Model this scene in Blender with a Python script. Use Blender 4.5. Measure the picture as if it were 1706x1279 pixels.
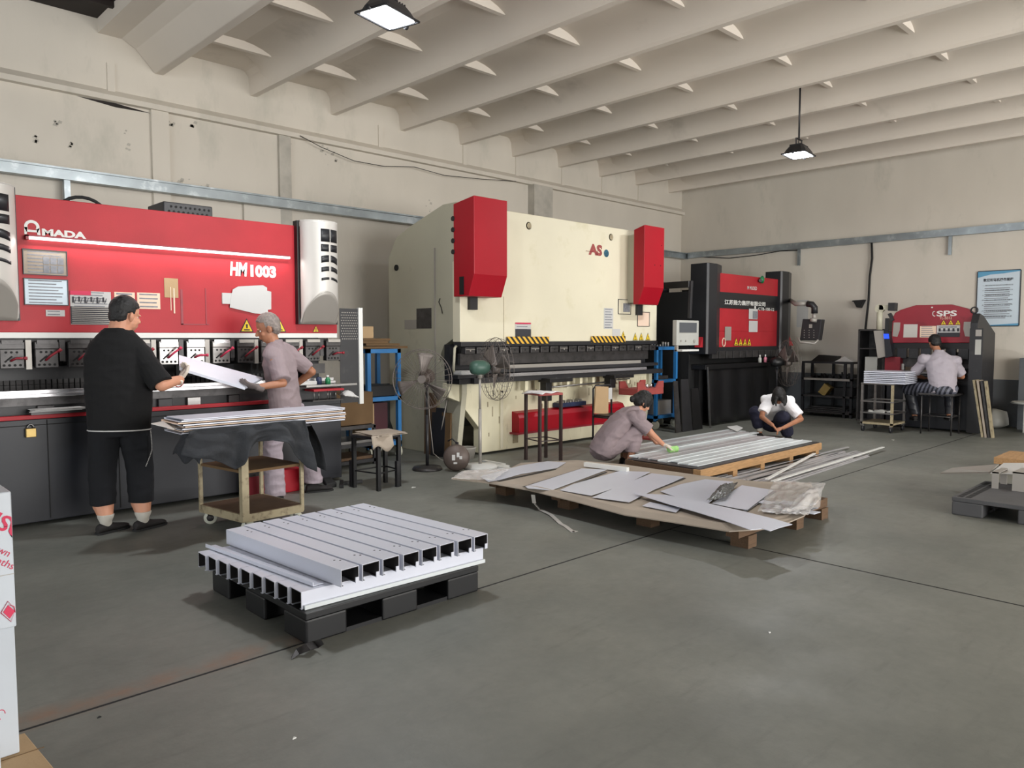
import bpy, math, random
from mathutils import Vector, Matrix, noise
random.seed(7)
for o in list(bpy.data.objects): bpy.data.objects.remove(o)
C = bpy.context.scene.collection
sc = bpy.context.scene
V = Vector

# ---------------------------------------------------------------- camera
IW, IH, FP = 1706.0, 1279.0, 1257.0
pitch = math.atan((IH/2-560.0)/FP)
yaw = math.atan((2150.0-IW/2)/FP*math.cos(pitch))
cy_, sy_ = math.cos(yaw), math.sin(yaw)
CF = V((cy_*math.cos(pitch), sy_*math.cos(pitch), -math.sin(pitch)))
CR = V((sy_, -cy_, 0)); CU = CR.cross(CF); CC = V((0, 0, 1.5))
cd = bpy.data.cameras.new('camera'); cam = bpy.data.objects.new('camera', cd); C.objects.link(cam)
cd.sensor_width = 36; cd.lens = 36*FP/IW; cd.clip_end = 200; cd.clip_start = .05
m = Matrix((( CR.x, CU.x, -CF.x, 0), (CR.y, CU.y, -CF.y, 0), (CR.z, CU.z, -CF.z, 1.5), (0, 0, 0, 1)))
cam.matrix_world = m
sc.camera = cam
def ray(u, v): return CF + CR*((u-IW/2)/FP) - CU*((v-IH/2)/FP)
def PZ(u, v, z=0): d = ray(u, v); return CC + d*((z-1.5)/d.z)      # photo point -> the world point at height z
def PY(u, v, y): d = ray(u, v); return CC + d*(y/d.y)                # ... on the plane Y = y (parallel to the left wall)
def PX(u, v, x): d = ray(u, v); return CC + d*(x/d.x)                # ... on the plane X = x (parallel to the back wall)

# ---------------------------------------------------------------- world, light, exposure
w = bpy.data.worlds.new('world'); sc.world = w; w.use_nodes = True
w.node_tree.nodes['Background'].inputs[0].default_value = (.93, .97, 1.0, 1)
w.node_tree.nodes['Background'].inputs[1].default_value = 2.0
def area(name, loc, tgt, sx, sy, power, col=(1, 1, 1)):
    l = bpy.data.lights.new(name, 'AREA'); l.shape = 'RECTANGLE'; l.size = sx; l.size_y = sy; l.energy = power; l.color = col
    o = bpy.data.objects.new(name, l); C.objects.link(o); o.location = loc
    o.rotation_euler = (V(tgt)-V(loc)).to_track_quat('-Z', 'Y').to_euler(); return o
# daylight through the big open doors behind and to the right of the photographer
area('door_daylight', (5.7, -7.9, 2.1), (6.2, 6, 1.6), 10, 3.9, 1150, (1, .97, .93))
area('rear_door_daylight', (-6.9, 2.0, 2.1), (5, 4, 1.6), 6.5, 3.6, 150, (.95, .98, 1))
vs = sc.view_settings; vs.view_transform = 'Standard'; vs.look = 'None'; vs.gamma = 1; vs.use_curve_mapping = False; vs.exposure = 0.17

# ---------------------------------------------------------------- materials
def lin(c):
    c = c/255.0
    return c/12.92 if c <= .04045 else ((c+.055)/1.055)**2.4
def rgb(*c): return (lin(c[0]), lin(c[1]), lin(c[2]), 1)
def pm(name, col, rough=.5, metal=0, var=.08, vs=3, bump=.0, bs=40, dirt=None, emit=None, es=1, alpha=None, stretch=None, spec=.5, coat=0):
    m = bpy.data.materials.new(name); m.use_nodes = True; nt = m.node_tree; N = nt.nodes; L = nt.links
    b = N['Principled BSDF']; b.inputs['Roughness'].default_value = rough; b.inputs['Metallic'].default_value = metal
    b.inputs['Specular IOR Level'].default_value = spec; b.inputs['Coat Weight'].default_value = coat
    tc = N.new('ShaderNodeTexCoord'); src = tc.outputs['Object']
    if stretch:
        mp = N.new('ShaderNodeMapping'); mp.inputs['Scale'].default_value = stretch; L.new(src, mp.inputs[0]); src = mp.outputs[0]
    base = rgb(*col)
    nz = N.new('ShaderNodeTexNoise'); nz.inputs['Scale'].default_value = vs; nz.inputs['Detail'].default_value = 6; L.new(src, nz.inputs['Vector'])
    cr = N.new('ShaderNodeValToRGB'); cr.color_ramp.elements[0].position = .3; cr.color_ramp.elements[1].position = .7
    cr.color_ramp.elements[0].color = tuple(max(0, x*(1-var)) for x in base[:3])+(1,); cr.color_ramp.elements[1].color = tuple(min(1, x*(1+var)) for x in base[:3])+(1,)
    L.new(nz.outputs['Fac'], cr.inputs[0]); out = cr.outputs[0]
    if dirt:
        dc, amt, ds = dirt
        n2 = N.new('ShaderNodeTexNoise'); n2.inputs['Scale'].default_value = ds; n2.inputs['Detail'].default_value = 8; n2.inputs['Roughness'].default_value = .65; L.new(src, n2.inputs['Vector'])
        r2 = N.new('ShaderNodeValToRGB'); r2.color_ramp.elements[0].position = .62-amt*.25; r2.color_ramp.elements[1].position = .78-amt*.1
        L.new(n2.outputs['Fac'], r2.inputs[0])
        mx = N.new('ShaderNodeMixRGB'); mx.inputs[2].default_value = rgb(*dc); L.new(r2.outputs[0], mx.inputs[0]); L.new(out, mx.inputs[1]); out = mx.outputs[0]
    L.new(out, b.inputs['Base Color'])
    if bump:
        n3 = N.new('ShaderNodeTexNoise'); n3.inputs['Scale'].default_value = bs; n3.inputs['Detail'].default_value = 5; L.new(src, n3.inputs['Vector'])
        bp = N.new('ShaderNodeBump'); bp.inputs['Strength'].default_value = bump; bp.inputs['Distance'].default_value = .01
        L.new(n3.outputs['Fac'], bp.inputs['Height']); L.new(bp.outputs[0], b.inputs['Normal'])
    if emit:
        b.inputs['Emission Color'].default_value = rgb(*emit); b.inputs['Emission Strength'].default_value = es
    if alpha is not None: b.inputs['Alpha'].default_value = alpha
    return m
M = {}
M['wall'] = pm('painted_plaster', (211, 204, 192), .9, var=.06, vs=1.1, bump=.3, bs=9, dirt=((192, 188, 176), .2, 1.7), stretch=(1, 1, .45))
M['wall_low'] = pm('grey_wall_paint', (100, 104, 108), .8, var=.1, vs=1.3, bump=.15, bs=12, dirt=((80, 84, 88), .3, 2))
M['ceil'] = pm('painted_concrete', (222, 213, 201), .9, var=.04, vs=.9, bump=.1, bs=7, dirt=((200, 192, 180), .1, 1.2))
M['concrete'] = pm('bare_concrete', (182, 177, 167), .95, var=.15, vs=5, bump=.5, bs=20)
M['galv'] = pm('galvanised_steel', (150, 158, 162), .38, .7, var=.2, vs=3, dirt=((190, 195, 198), .3, 6))
M['red'] = pm('red_paint', (170, 42, 50), .45, var=.1, vs=3, bump=.06, bs=90, dirt=((170, 44, 48), .3, 4), spec=.25)
M['red2'] = pm('bright_red_paint', (158, 10, 30), .4, var=.04, vs=2, spec=.35)
M['red3'] = pm('dark_red_paint', (140, 32, 46), .45, var=.08, vs=3, dirt=((105, 22, 34), .3, 4))
M['brick'] = pm('rust_red_paint', (150, 66, 62), .55, var=.12, vs=8)
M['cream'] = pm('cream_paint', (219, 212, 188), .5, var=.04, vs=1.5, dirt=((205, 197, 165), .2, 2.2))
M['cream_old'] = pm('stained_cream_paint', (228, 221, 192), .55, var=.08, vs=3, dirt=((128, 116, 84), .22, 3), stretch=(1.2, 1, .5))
M['cream_side'] = pm('grey_shaded_cream', (186, 182, 162), .5, var=.04, vs=2, dirt=((160, 156, 138), .15, 2))  # darker cream, the shade of the side frames is put into the colour
M['silver'] = pm('silver_paint', (196, 192, 186), .42, .15, var=.03, vs=3)
M['silver_flat'] = pm('warm_grey_paint', (160, 155, 148), .4, .2, var=.03, vs=3)
M['slate'] = pm('slate_paint', (29, 31, 38), .45, var=.12, vs=1.6, dirt=((28, 30, 35), .3, 2.5))
M['char'] = pm('charcoal_paint', (36, 36, 39), .45, var=.15, vs=4, dirt=((58, 56, 55), .15, 9))
M['black'] = pm('black_paint', (17, 17, 19), .45, var=.15, vs=4)
M['blackm'] = pm('matt_black', (12, 12, 13), .75, var=.15, vs=6)
M['bplate'] = pm('black_cover_paint', (30, 31, 35), .4, var=.06, vs=2)
M['steel'] = pm('bare_steel', (150, 148, 146), .3, .85, var=.15, vs=6, stretch=(.4, 1, 3))
M['dsteel'] = pm('oiled_steel', (70, 68, 68), .4, .5, var=.25, vs=8, dirt=((45, 44, 44), .4, 12))
M['shine'] = pm('ground_steel_edge', (206, 204, 206), .22, .8, var=.06, vs=4)
M['sheet'] = pm('coated_grey_sheet', (200, 203, 214), .35, .15, var=.03, vs=2)
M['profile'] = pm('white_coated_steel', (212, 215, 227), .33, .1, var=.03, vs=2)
M['profile_in'] = pm('shaded_inner_steel', (58, 55, 55), .5, .1, var=.08, vs=5)  # darkened: the shade inside the open profile ends is in the colour
M['strip'] = pm('pale_zinc_strip', (214, 220, 222), .35, .2, var=.05, vs=3)
M['stripd'] = pm('grey_zinc_strip', (172, 170, 172), .4, .15, var=.1, vs=3)
M['plastic'] = pm('black_pallet_plastic', (11, 12, 15), .5, var=.1, vs=5)
M['gplastic'] = pm('grey_pallet_plastic', (78, 78, 80), .6, var=.12, vs=6)
M['wood'] = pm('pine_wood', (174, 136, 94), .75, var=.16, vs=6, bump=.2, bs=30, stretch=(1.5, 14, 14), dirt=((140, 104, 66), .3, 4))
M['woodd'] = pm('dark_pine_wood', (92, 70, 50), .8, var=.2, vs=6, bump=.2, bs=30, stretch=(1.5, 14, 14))
M['card'] = pm('cardboard', (176, 148, 112), .85, var=.08, vs=4, bump=.1, bs=50)
M['cardl'] = pm('pale_cardboard', (160, 148, 134), .85, var=.08, vs=4, bump=.1, bs=50)
M['brown'] = pm('brown_cardboard', (104, 80, 52), .85, var=.12, vs=4)
M['paper'] = pm('white_paper', (192, 191, 189), .8, var=.02, vs=4)
M['paperc'] = pm('cream_paper', (226, 200, 178), .8, var=.04, vs=3)
M['blue'] = pm('blue_paint', (46, 116, 176), .4, var=.08, vs=4)
M['rust'] = pm('worn_cream_paint', (158, 146, 118), .6, var=.15, vs=8, dirt=((84, 66, 46), .45, 14))
M['rubber'] = pm('black_rubber', (28, 28, 28), .8, var=.1, vs=5)
M['wheel'] = pm('off_white_wheel', (200, 200, 184), .55, var=.06, vs=8)
M['cloth_b'] = pm('black_work_cloth', (44, 46, 50), .9, var=.2, vs=10, bump=.5, bs=35)
M['yellow'] = pm('warning_yellow', (236, 200, 30), .5, var=.03, vs=3)
M['white'] = pm('white_paint', (216, 216, 212), .45, var=.02, vs=3)
M['led'] = pm('led_tube', (255, 255, 255), .5, emit=(255, 244, 244), es=2.2)
M['lens'] = pm('lamp_lens', (255, 255, 255), .5, emit=(245, 250, 255), es=30)
M['screen'] = pm('blue_screen', (20, 40, 200), .4, emit=(30, 70, 255), es=1.6)
M['screeng'] = pm('grey_screen', (84, 88, 92), .25, var=.03)
M['brass'] = pm('brass', (176, 150, 92), .4, .6, var=.1, vs=10)
M['green'] = pm('green_motor_paint', (62, 92, 80), .45, var=.1, vs=6)
M['greenp'] = pm('green_bottle_plastic', (30, 120, 74), .35, var=.1, vs=6)
M['lime'] = pm('pale_green_plastic', (150, 200, 120), .5, var=.15, vs=20)
M['pink'] = pm('pink_liquid_plastic', (214, 130, 150), .35, var=.05)
M['navy'] = pm('navy_plastic', (38, 48, 78), .5, var=.3, vs=20)
M['skin'] = pm('skin', (196, 140, 112), .55, var=.06, vs=8)
M['skin2'] = pm('tanned_skin', (164, 112, 84), .55, var=.07, vs=8)
M['hair'] = pm('black_hair', (13, 11, 11), .6, var=.3, vs=60, bump=.4, bs=150, stretch=(1, 1, .3))
M['hairg'] = pm('grey_hair', (126, 116, 110), .6, var=.25, vs=60, bump=.3, bs=150)
M['tee'] = pm('black_cotton', (9, 9, 11), .95, var=.12, vs=5, bump=.15, bs=160)
M['shorts'] = pm('navy_black_cotton', (6, 8, 14), .95, var=.12, vs=5, bump=.15, bs=160)
M['work'] = pm('taupe_work_cotton', (142, 127, 130), .9, var=.06, vs=7, bump=.2, bs=140)
M['work2'] = pm('pale_taupe_cotton', (165, 158, 166), .9, var=.06, vs=7, bump=.2, bs=140)
M['trouser'] = pm('grey_mauve_cotton', (158, 146, 154), .9, var=.06, vs=7, bump=.2, bs=140)
M['whitecot'] = pm('white_cotton', (232, 230, 232), .9, var=.03, vs=7, bump=.2, bs=140)
M['navycot'] = pm('navy_cotton', (28, 28, 48), .9, var=.12, vs=7, bump=.2, bs=140)
M['sock'] = pm('pale_grey_sock', (190, 186, 176), .9, var=.06, vs=20, bump=.3, bs=200)
M['glove'] = pm('white_knit_glove', (214, 202, 188), .95, var=.08, vs=30, bump=.5, bs=250)
M['gloveg'] = pm('grey_knit_glove', (116, 106, 104), .95, var=.1, vs=30, bump=.5, bs=250)
M['shoe'] = pm('black_canvas', (34, 31, 31), .85, var=.15, vs=15)
M['poster'] = pm('poster_blue_white', (206, 220, 230), .6, var=.02, vs=2)
M['posterb'] = pm('poster_blue', (96, 160, 196), .6, var=.05, vs=2)
M['ink'] = pm('dark_ink', (48, 48, 54), .7, var=.05)
M['inkg'] = pm('grey_ink', (128, 130, 136), .7, var=.2, vs=30)
M['inkr'] = pm('red_ink', (196, 52, 84), .7, var=.05)
M['film'] = pm('clear_packing_film', (236, 234, 232), .12, 0, var=.03, vs=4, bump=.6, bs=14, alpha=.30, spec=.8)
M['teal'] = pm('teal_badge', (36, 92, 112), .5, var=.3, vs=30)
M['film_dark'] = pm('dark_crumpled_film', (92, 94, 94), .2, .2, var=.2, vs=9, bump=.7, bs=30, alpha=.85)
M['wrap'] = pm('white_box_film', (186, 192, 199), .3, 0, var=.05, vs=3, bump=.12, bs=10)
M['reel'] = pm('brown_motor_shell', (92, 80, 74), .5, .2, var=.12, vs=8)
M['fan'] = pm('fan_wire', (112, 104, 99), .5, .3, var=.05)
M['tub'] = pm('off_white_plastic', (176, 176, 170), .5, var=.05)
M['dark'] = pm('dark_steel_and_shadow', (30, 20, 16), .7, var=.3, vs=4)  # roof steel, also the painted shadow under the ledge
# two special ones: hazard stripes and perforated plate
def stripes(name, a, b, scale, axis=(1, 0, 1)):
    m = bpy.data.materials.new(name); m.use_nodes = True; nt = m.node_tree; N = nt.nodes; L = nt.links
    tc = N.new('ShaderNodeTexCoord'); d = N.new('ShaderNodeVectorMath'); d.operation = 'DOT_PRODUCT'; d.inputs[1].default_value = axis
    L.new(tc.outputs['Object'], d.inputs[0])
    mu = N.new('ShaderNodeMath'); mu.operation = 'MULTIPLY'; mu.inputs[1].default_value = scale; L.new(d.outputs['Value'], mu.inputs[0])
    fr = N.new('ShaderNodeMath'); fr.operation = 'FRACT'; L.new(mu.outputs[0], fr.inputs[0])
    gt = N.new('ShaderNodeMath'); gt.operation = 'GREATER_THAN'; gt.inputs[1].default_value = .5; L.new(fr.outputs[0], gt.inputs[0])
    mx = N.new('ShaderNodeMixRGB'); mx.inputs[1].default_value = rgb(*a); mx.inputs[2].default_value = rgb(*b); L.new(gt.outputs[0], mx.inputs[0])
    L.new(mx.outputs[0], N['Principled BSDF'].inputs['Base Color']); N['Principled BSDF'].inputs['Roughness'].default_value = .55
    return m
M['hazard'] = stripes('hazard_stripes', (30, 28, 26), (226, 178, 60), 11)
M['stripedc'] = stripes('striped_navy_cotton', (26, 28, 40), (96, 98, 110), 16, (0, 1, .35))
# floor: worn grey-green concrete with stains, rust along the joint
def floor_mat():
    m = bpy.data.materials.new('worn_floor_concrete'); m.use_nodes = True; nt = m.node_tree; N = nt.nodes; L = nt.links; b = N['Principled BSDF']
    tc = N.new('ShaderNodeTexCoord'); P = tc.outputs['Object']
    def nz(s, d=6, r=.6, st=None):
        n = N.new('ShaderNodeTexNoise'); n.inputs['Scale'].default_value = s; n.inputs['Detail'].default_value = d; n.inputs['Roughness'].default_value = r
        if st:
            mp = N.new('ShaderNodeMapping'); mp.inputs['Scale'].default_value = st; mp.inputs['Rotation'].default_value = (0, 0, .5); L.new(P, mp.inputs[0]); L.new(mp.outputs[0], n.inputs['Vector'])
        else: L.new(P, n.inputs['Vector'])
        return n.outputs['Fac']
    def ramp(f, p0, c0, p1, c1):
        r = N.new('ShaderNodeValToRGB'); r.color_ramp.elements[0].position = p0; r.color_ramp.elements[0].color = c0
        r.color_ramp.elements[1].position = p1; r.color_ramp.elements[1].color = c1; L.new(f, r.inputs[0]); return r.outputs[0]
    def mix(f, a, bb, mode='MIX', fac=None):
        x = N.new('ShaderNodeMixRGB'); x.blend_type = mode
        if f is not None: L.new(f, x.inputs[0])
        else: x.inputs[0].default_value = fac
        L.new(a, x.inputs[1])
        if isinstance(bb, tuple): x.inputs[2].default_value = bb
        else: L.new(bb, x.inputs[2])
        return x.outputs[0]
    base = ramp(nz(.8), .35, rgb(103, 105, 99), .65, rgb(122, 123, 116))
    fine = ramp(nz(14, 8, .7), .3, (.86, .86, .86, 1), .7, (1.06, 1.06, 1.05, 1))
    c = mix(None, base, fine, 'MULTIPLY', .8)
    streak = ramp(nz(2.2, 6, .65, (1, 5, 1)), .56, (0, 0, 0, 1), .78, (.5, .5, .5, 1))
    c = mix(streak, c, rgb(84, 84, 80))
    st = ramp(nz(.45, 5, .55), .56, (0, 0, 0, 1), .7, (.55, .55, .55, 1))
    c = mix(st, c, rgb(88, 90, 86))
    # rust band along the joint at y = 3.3
    sx = N.new('ShaderNodeSeparateXYZ'); L.new(P, sx.inputs[0])
    def mth(op, a, v=None):
        q = N.new('ShaderNodeMath'); q.operation = op; L.new(a, q.inputs[0])
        if v is not None:
            if isinstance(v, (int, float)): q.inputs[1].default_value = v
            else: L.new(v, q.inputs[1])
        return q.outputs[0]
    dy = mth('ABSOLUTE', mth('SUBTRACT', sx.outputs['Y'], 3.37))
    band = mth('ADD', mth('MULTIPLY', dy, -9.0), 1.0)
    bx = mth('LESS_THAN', sx.outputs['X'], 2.3)
    band = mth('MULTIPLY', mth('MAXIMUM', band, 0.0), bx)
    band = mth('MULTIPLY', band, ramp(nz(5), .35, (0, 0, 0, 1), .7, (1, 1, 1, 1)))
    c = mix(mth('MULTIPLY', band, .9), c, rgb(134, 98, 74))
    L.new(c, b.inputs['Base Color'])
    r = ramp(nz(1.5), .3, (.42, .42, .42, 1), .7, (.62, .62, .62, 1)); L.new(r, b.inputs['Roughness'])
    bp = N.new('ShaderNodeBump'); bp.inputs['Strength'].default_value = .12; bp.inputs['Distance'].default_value = .01; L.new(nz(22), bp.inputs['Height']); L.new(bp.outputs[0], b.inputs['Normal'])
    return m
M['floor'] = floor_mat()

# ---------------------------------------------------------------- mesh builder
class MB:
    def __init__(s): s.v = []; s.f = []; s.mi = []; s.sm = []
    def add(s, vs, fs, m=0, smooth=False):
        o = len(s.v); s.v += [V(p) for p in vs]
        for f in fs: s.f.append([i+o for i in f]); s.mi.append(m); s.sm.append(smooth)
        return s
    def box(s, x0, x1, y0, y1, z0, z1, m=0):
        return s.add([(x, y, z) for x in (x0, x1) for y in (y0, y1) for z in (z0, z1)],
                     [(0, 1, 3, 2), (4, 6, 7, 5), (0, 4, 5, 1), (2, 3, 7, 6), (0, 2, 6, 4), (1, 5, 7, 3)], m)
    def hull8(s, p, m=0): return s.add(p, [(0, 3, 2, 1), (4, 5, 6, 7), (0, 1, 5, 4), (1, 2, 6, 5), (2, 3, 7, 6), (3, 0, 4, 7)], m)
    def bar(s, a, b, w, h=None, m=0, up=(0, 0, 1)):       # rectangular bar from a to b; w across, h along up
        a = V(a); b = V(b); h = h or w; d = (b-a).normalized(); u = V(up)
        if abs(d.dot(u)) > .98: u = V((0, 1, 0))
        x = d.cross(u).normalized()*w/2; y = x.cross(d).normalized()*h/2
        return s.hull8([a-x-y, a+x-y, a+x+y, a-x+y, b-x-y, b+x-y, b+x+y, b-x+y], m)
    def prism(s, pts, d, m=0):                             # pts: 3d polygon, d: extrusion vector
        n = len(pts); d = V(d); a = [V(p) for p in pts]
        return s.add(a+[p+d for p in a], [tuple(range(n-1, -1, -1)), tuple(range(n, 2*n))]+[(i, (i+1) % n, (i+1) % n+n, i+n) for i in range(n)], m)
    def cyl(s, a, b, r, r2=None, n=16, m=0, smooth=True):
        a = V(a); b = V(b); r2 = r if r2 is None else r2; d = (b-a).normalized(); x = d.orthogonal().normalized(); y = d.cross(x)
        vs = [c+(x*math.cos(t)+y*math.sin(t))*q for c, q in ((a, r), (b, r2)) for t in [2*math.pi*i/n for i in range(n)]]
        s.add(vs, [(i, (i+1) % n, (i+1) % n+n, i+n) for i in range(n)], m, smooth)
        o = len(s.v)-2*n; s.f += [[o+i for i in range(n-1, -1, -1)], [o+n+i for i in range(n)]]; s.mi += [m, m]; s.sm += [False, False]; return s
    def tube(s, pts, r, n=8, m=0):
        pts = [V(p) for p in pts]; k = len(pts); vs = []; x = None
        for i, p in enumerate(pts):
            d = (pts[min(i+1, k-1)]-pts[max(i-1, 0)]).normalized()
            x = d.orthogonal().normalized() if x is None else (x-d*x.dot(d)).normalized()
            y = d.cross(x); vs += [p+(x*math.cos(t)+y*math.sin(t))*r for t in [2*math.pi*j/n for j in range(n)]]
        fs = [(i*n+j, i*n+(j+1) % n, (i+1)*n+(j+1) % n, (i+1)*n+j) for i in range(k-1) for j in range(n)]
        s.add(vs, fs, m, True); o = len(s.v)-k*n; s.f += [[o+i for i in range(n-1, -1, -1)], [o+(k-1)*n+i for i in range(n)]]; s.mi += [m, m]; s.sm += [False]*2; return s
    def lathe(s, c, prof, n=24, m=0, axis=(0, 0, 1)):
        c = V(c); d = V(axis).normalized(); x = d.orthogonal().normalized(); y = d.cross(x); k = len(prof)
        vs = [c+d*h+(x*math.cos(t)+y*math.sin(t))*r for r, h in prof for t in [2*math.pi*j/n for j in range(n)]]
        s.add(vs, [(i*n+j, i*n+(j+1) % n, (i+1)*n+(j+1) % n, (i+1)*n+j) for i in range(k-1) for j in range(n)], m, True)
        o = len(s.v)-k*n; s.f += [[o+i for i in range(n-1, -1, -1)], [o+(k-1)*n+i for i in range(n)]]; s.mi += [m, m]; s.sm += [False]*2; return s
    def grid(s, fn, nu, nv, thick=.004, m=0, tv=(0, 0, -1), smooth=True):   # thin closed sheet from fn(u, v)
        top = [V(fn(i/nu, j/nv)) for i in range(nu+1) for j in range(nv+1)]; t = V(tv)*thick; n = len(top); w_ = nv+1
        fs = []
        for i in range(nu):
            for j in range(nv):
                a, b, c, d = i*w_+j, (i+1)*w_+j, (i+1)*w_+j+1, i*w_+j+1
                fs += [(a, b, c, d), (d+n, c+n, b+n, a+n)]
        rim = [i*w_ for i in range(nu+1)]+[nu*w_+j for j in range(1, nv+1)]+[i*w_+nv for i in range(nu-1, -1, -1)]+[j for j in range(nv-1, 0, -1)]
        k = len(rim)
        for i in range(k): a, b = rim[i], rim[(i+1) % k]; fs.append((b, a, a+n, b+n))
        return s.add(top+[p+t for p in top], fs, m, smooth)
    def build(s, name, mats, parent=None, bevel=0, seg=2):
        me = bpy.data.meshes.new(name)
        off = parent_loc(parent) if parent else V((0, 0, 0))
        me.from_pydata([tuple(p-off) for p in s.v], [], s.f)
        for mm in (mats if isinstance(mats, (list, tuple)) else [mats]): me.materials.append(M[mm] if isinstance(mm, str) else mm)
        me.polygons.foreach_set('material_index', s.mi); me.polygons.foreach_set('use_smooth', s.sm); me.update()
        o = bpy.data.objects.new(name, me); C.objects.link(o)
        if parent: o.parent = parent
        if bevel:
            b = o.modifiers.new('bevel', 'BEVEL'); b.width = bevel; b.segments = seg; b.limit_method = 'ANGLE'; b.angle_limit = .7
        return o
def parent_loc(p):
    l = V(p.location)
    while p.parent: p = p.parent; l += V(p.location)
    return l
def tag(o, label, cat, group=None, kind=None):
    if label: o['label'] = label
    if cat: o['category'] = cat
    if group: o['group'] = group
    if kind: o['kind'] = kind
    return o
def thing(name, label, cat, loc, group=None):
    o = bpy.data.objects.new(name, None); o.empty_display_size = .1; C.objects.link(o); o.location = loc
    return tag(o, label, cat, group)
def struct(name, mb, mat): o = mb.build(name, mat); o['kind'] = 'structure'; return o
def dup(root, delta, label=None):
    r = root.copy(); C.objects.link(r); r.location = V(root.location)+V(delta)
    if label: r['label'] = label
    for ch in list(root.children):
        c = ch.copy(); C.objects.link(c); c.parent = r
        for g in list(ch.children):
            d = g.copy(); C.objects.link(d); d.parent = c
    return r
def B(x0, x1, y0, y1, z0, z1): return MB().box(x0, x1, y0, y1, z0, z1)

FACE = {'-Y': (V((1, 0, 0)), V((0, 0, 1)), V((0, -1, 0))), '-X': (V((0, -1, 0)), V((0, 0, 1)), V((-1, 0, 0))), '+Z': (V((1, 0, 0)), V((0, 1, 0)), V((0, 0, 1)))}
def text(s, pos, w, h, mat, parent, face='-Y', bold=0, name='lettering', shear=0, ax=None, thick=.002):
    cu = bpy.data.curves.new('t', 'FONT'); cu.body = s; cu.size = 1; cu.offset = bold; cu.shear = shear; cu.resolution_u = 3
    ob = bpy.data.objects.new('t', cu); C.objects.link(ob)
    dg = bpy.context.evaluated_depsgraph_get(); me = bpy.data.meshes.new_from_object(ob.evaluated_get(dg))
    bpy.data.objects.remove(ob); bpy.data.curves.remove(cu)
    xs = [v.co.x for v in me.vertices]; ys = [v.co.y for v in me.vertices]
    if not xs: return None
    x0, x1, y0, y1 = min(xs), max(xs), min(ys), max(ys)
    a, b, n = ax or FACE[face]; off = parent_loc(parent); pos = V(pos)
    for v in me.vertices:
        v.co = pos + a*((v.co.x-x0)/(x1-x0)*w) + b*((v.co.y-y0)/(y1-y0)*h) + n*thick - off
    me.materials.clear(); me.materials.append(M[mat]); o = bpy.data.objects.new(name, me); C.objects.link(o); o.parent = parent
    return o
def decal(name, a, b, face_off, mat, parent, plane='Y', label=None, th=.003):
    """thin plate between two opposite corners on a plane (Y or X const)"""
    mb = MB()
    if plane == 'Y': mb.box(min(a.x, b.x), max(a.x, b.x), a.y-face_off-th, a.y-face_off, min(a.z, b.z), max(a.z, b.z))
    else: mb.box(a.x-face_off-th, a.x-face_off, min(a.y, b.y), max(a.y, b.y), min(a.z, b.z), max(a.z, b.z))
    o = mb.build(name, mat, parent)
    if label: o['label'] = label
    return o
def warn_tri(c, s, parent, y=None, plane='Y', label=None):
    """yellow triangle sticker with a dark border and mark, c = base centre"""
    def P(u, v, d): return V((c.x+u, c.y-d, c.z+v)) if plane == 'Y' else V((c.x-d, c.y-u, c.z+v))
    mb = MB(); nrm = (0, .002, 0) if plane == 'Y' else (.002, 0, 0)
    mb.prism([P(-s/2, 0, .004), P(s/2, 0, .004), P(0, s*.95, .004)], nrm, 0)
    mb.prism([P(-s*.4, s*.06, .006), P(s*.4, s*.06, .006), P(0, s*.84, .006)], nrm, 1)
    mb.prism([P(-s*.05, s*.28, .008), P(s*.05, s*.28, .008), P(s*.07, s*.55, .008), P(-s*.07, s*.55, .008)], nrm, 0)
    mb.prism([P(-s*.22, s*.12, .008), P(s*.22, s*.12, .008), P(s*.2, s*.2, .008), P(-s*.2, s*.2, .008)], nrm, 0)
    return mb.build('warning_sticker', ['ink', 'yellow'], parent)
def doc_lines(parent, a, b, plane, n, mat='inkg', off=.006, cover=.82):
    """rows of small printed marks between corners a (top left) and b (bottom right)"""
    mb = MB(); r = random.Random(n)
    H = a.z-b.z
    for i in range(n):
        z = a.z-H*(i+.6)/n
        if plane == 'Y':
            x = a.x+(b.x-a.x)*(1-cover)/2; xe = b.x-(b.x-a.x)*(1-cover)/2*(1+r.random()*2)
            mb.box(x, xe, a.y-off, a.y-off+.001, z, z+H/n*.35)
        else:
            y = a.y-(a.y-b.y)*(1-cover)/2; ye = b.y+(a.y-b.y)*(1-cover)/2*(1+r.random()*2)
            mb.box(a.x-off, a.x-off+.001, ye, y, z, z+H/n*.35)
    return mb.build('printed_text', mat, parent)
# ================================================================ THE HALL
YW, XB = 9.6, 14.6
struct('floor', B(-7, 16, -8, 10, -.1, 0), 'floor')
wl = MB().box(-7, XB+.2, YW, YW+.2, 0, 5.9); struct('wall_left', wl, 'wall')
struct('wall_back', B(XB, XB+.2, -8, YW, 0, 5.9), 'wall')
struct('wall_front', MB().box(-7.2, -7, -8, -1.5, 0, 5.9).box(-7.2, -7, -1.5, 10, 3.9, 5.9), 'wall')
struct('wall_right', MB().box(-7, 0.5, -8.2, -8, 0, 5.9).box(.5, 11, -8.2, -8, 4.1, 5.9).box(11, 16, -8.2, -8, 0, 5.9), 'wall')
struct('baseboard_left', B(-7, XB, YW-.012, YW, 0, .78), 'wall_low')
struct('baseboard_back', B(XB-.012, XB, -8, YW-.012, 0, .78), 'wall_low')
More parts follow.
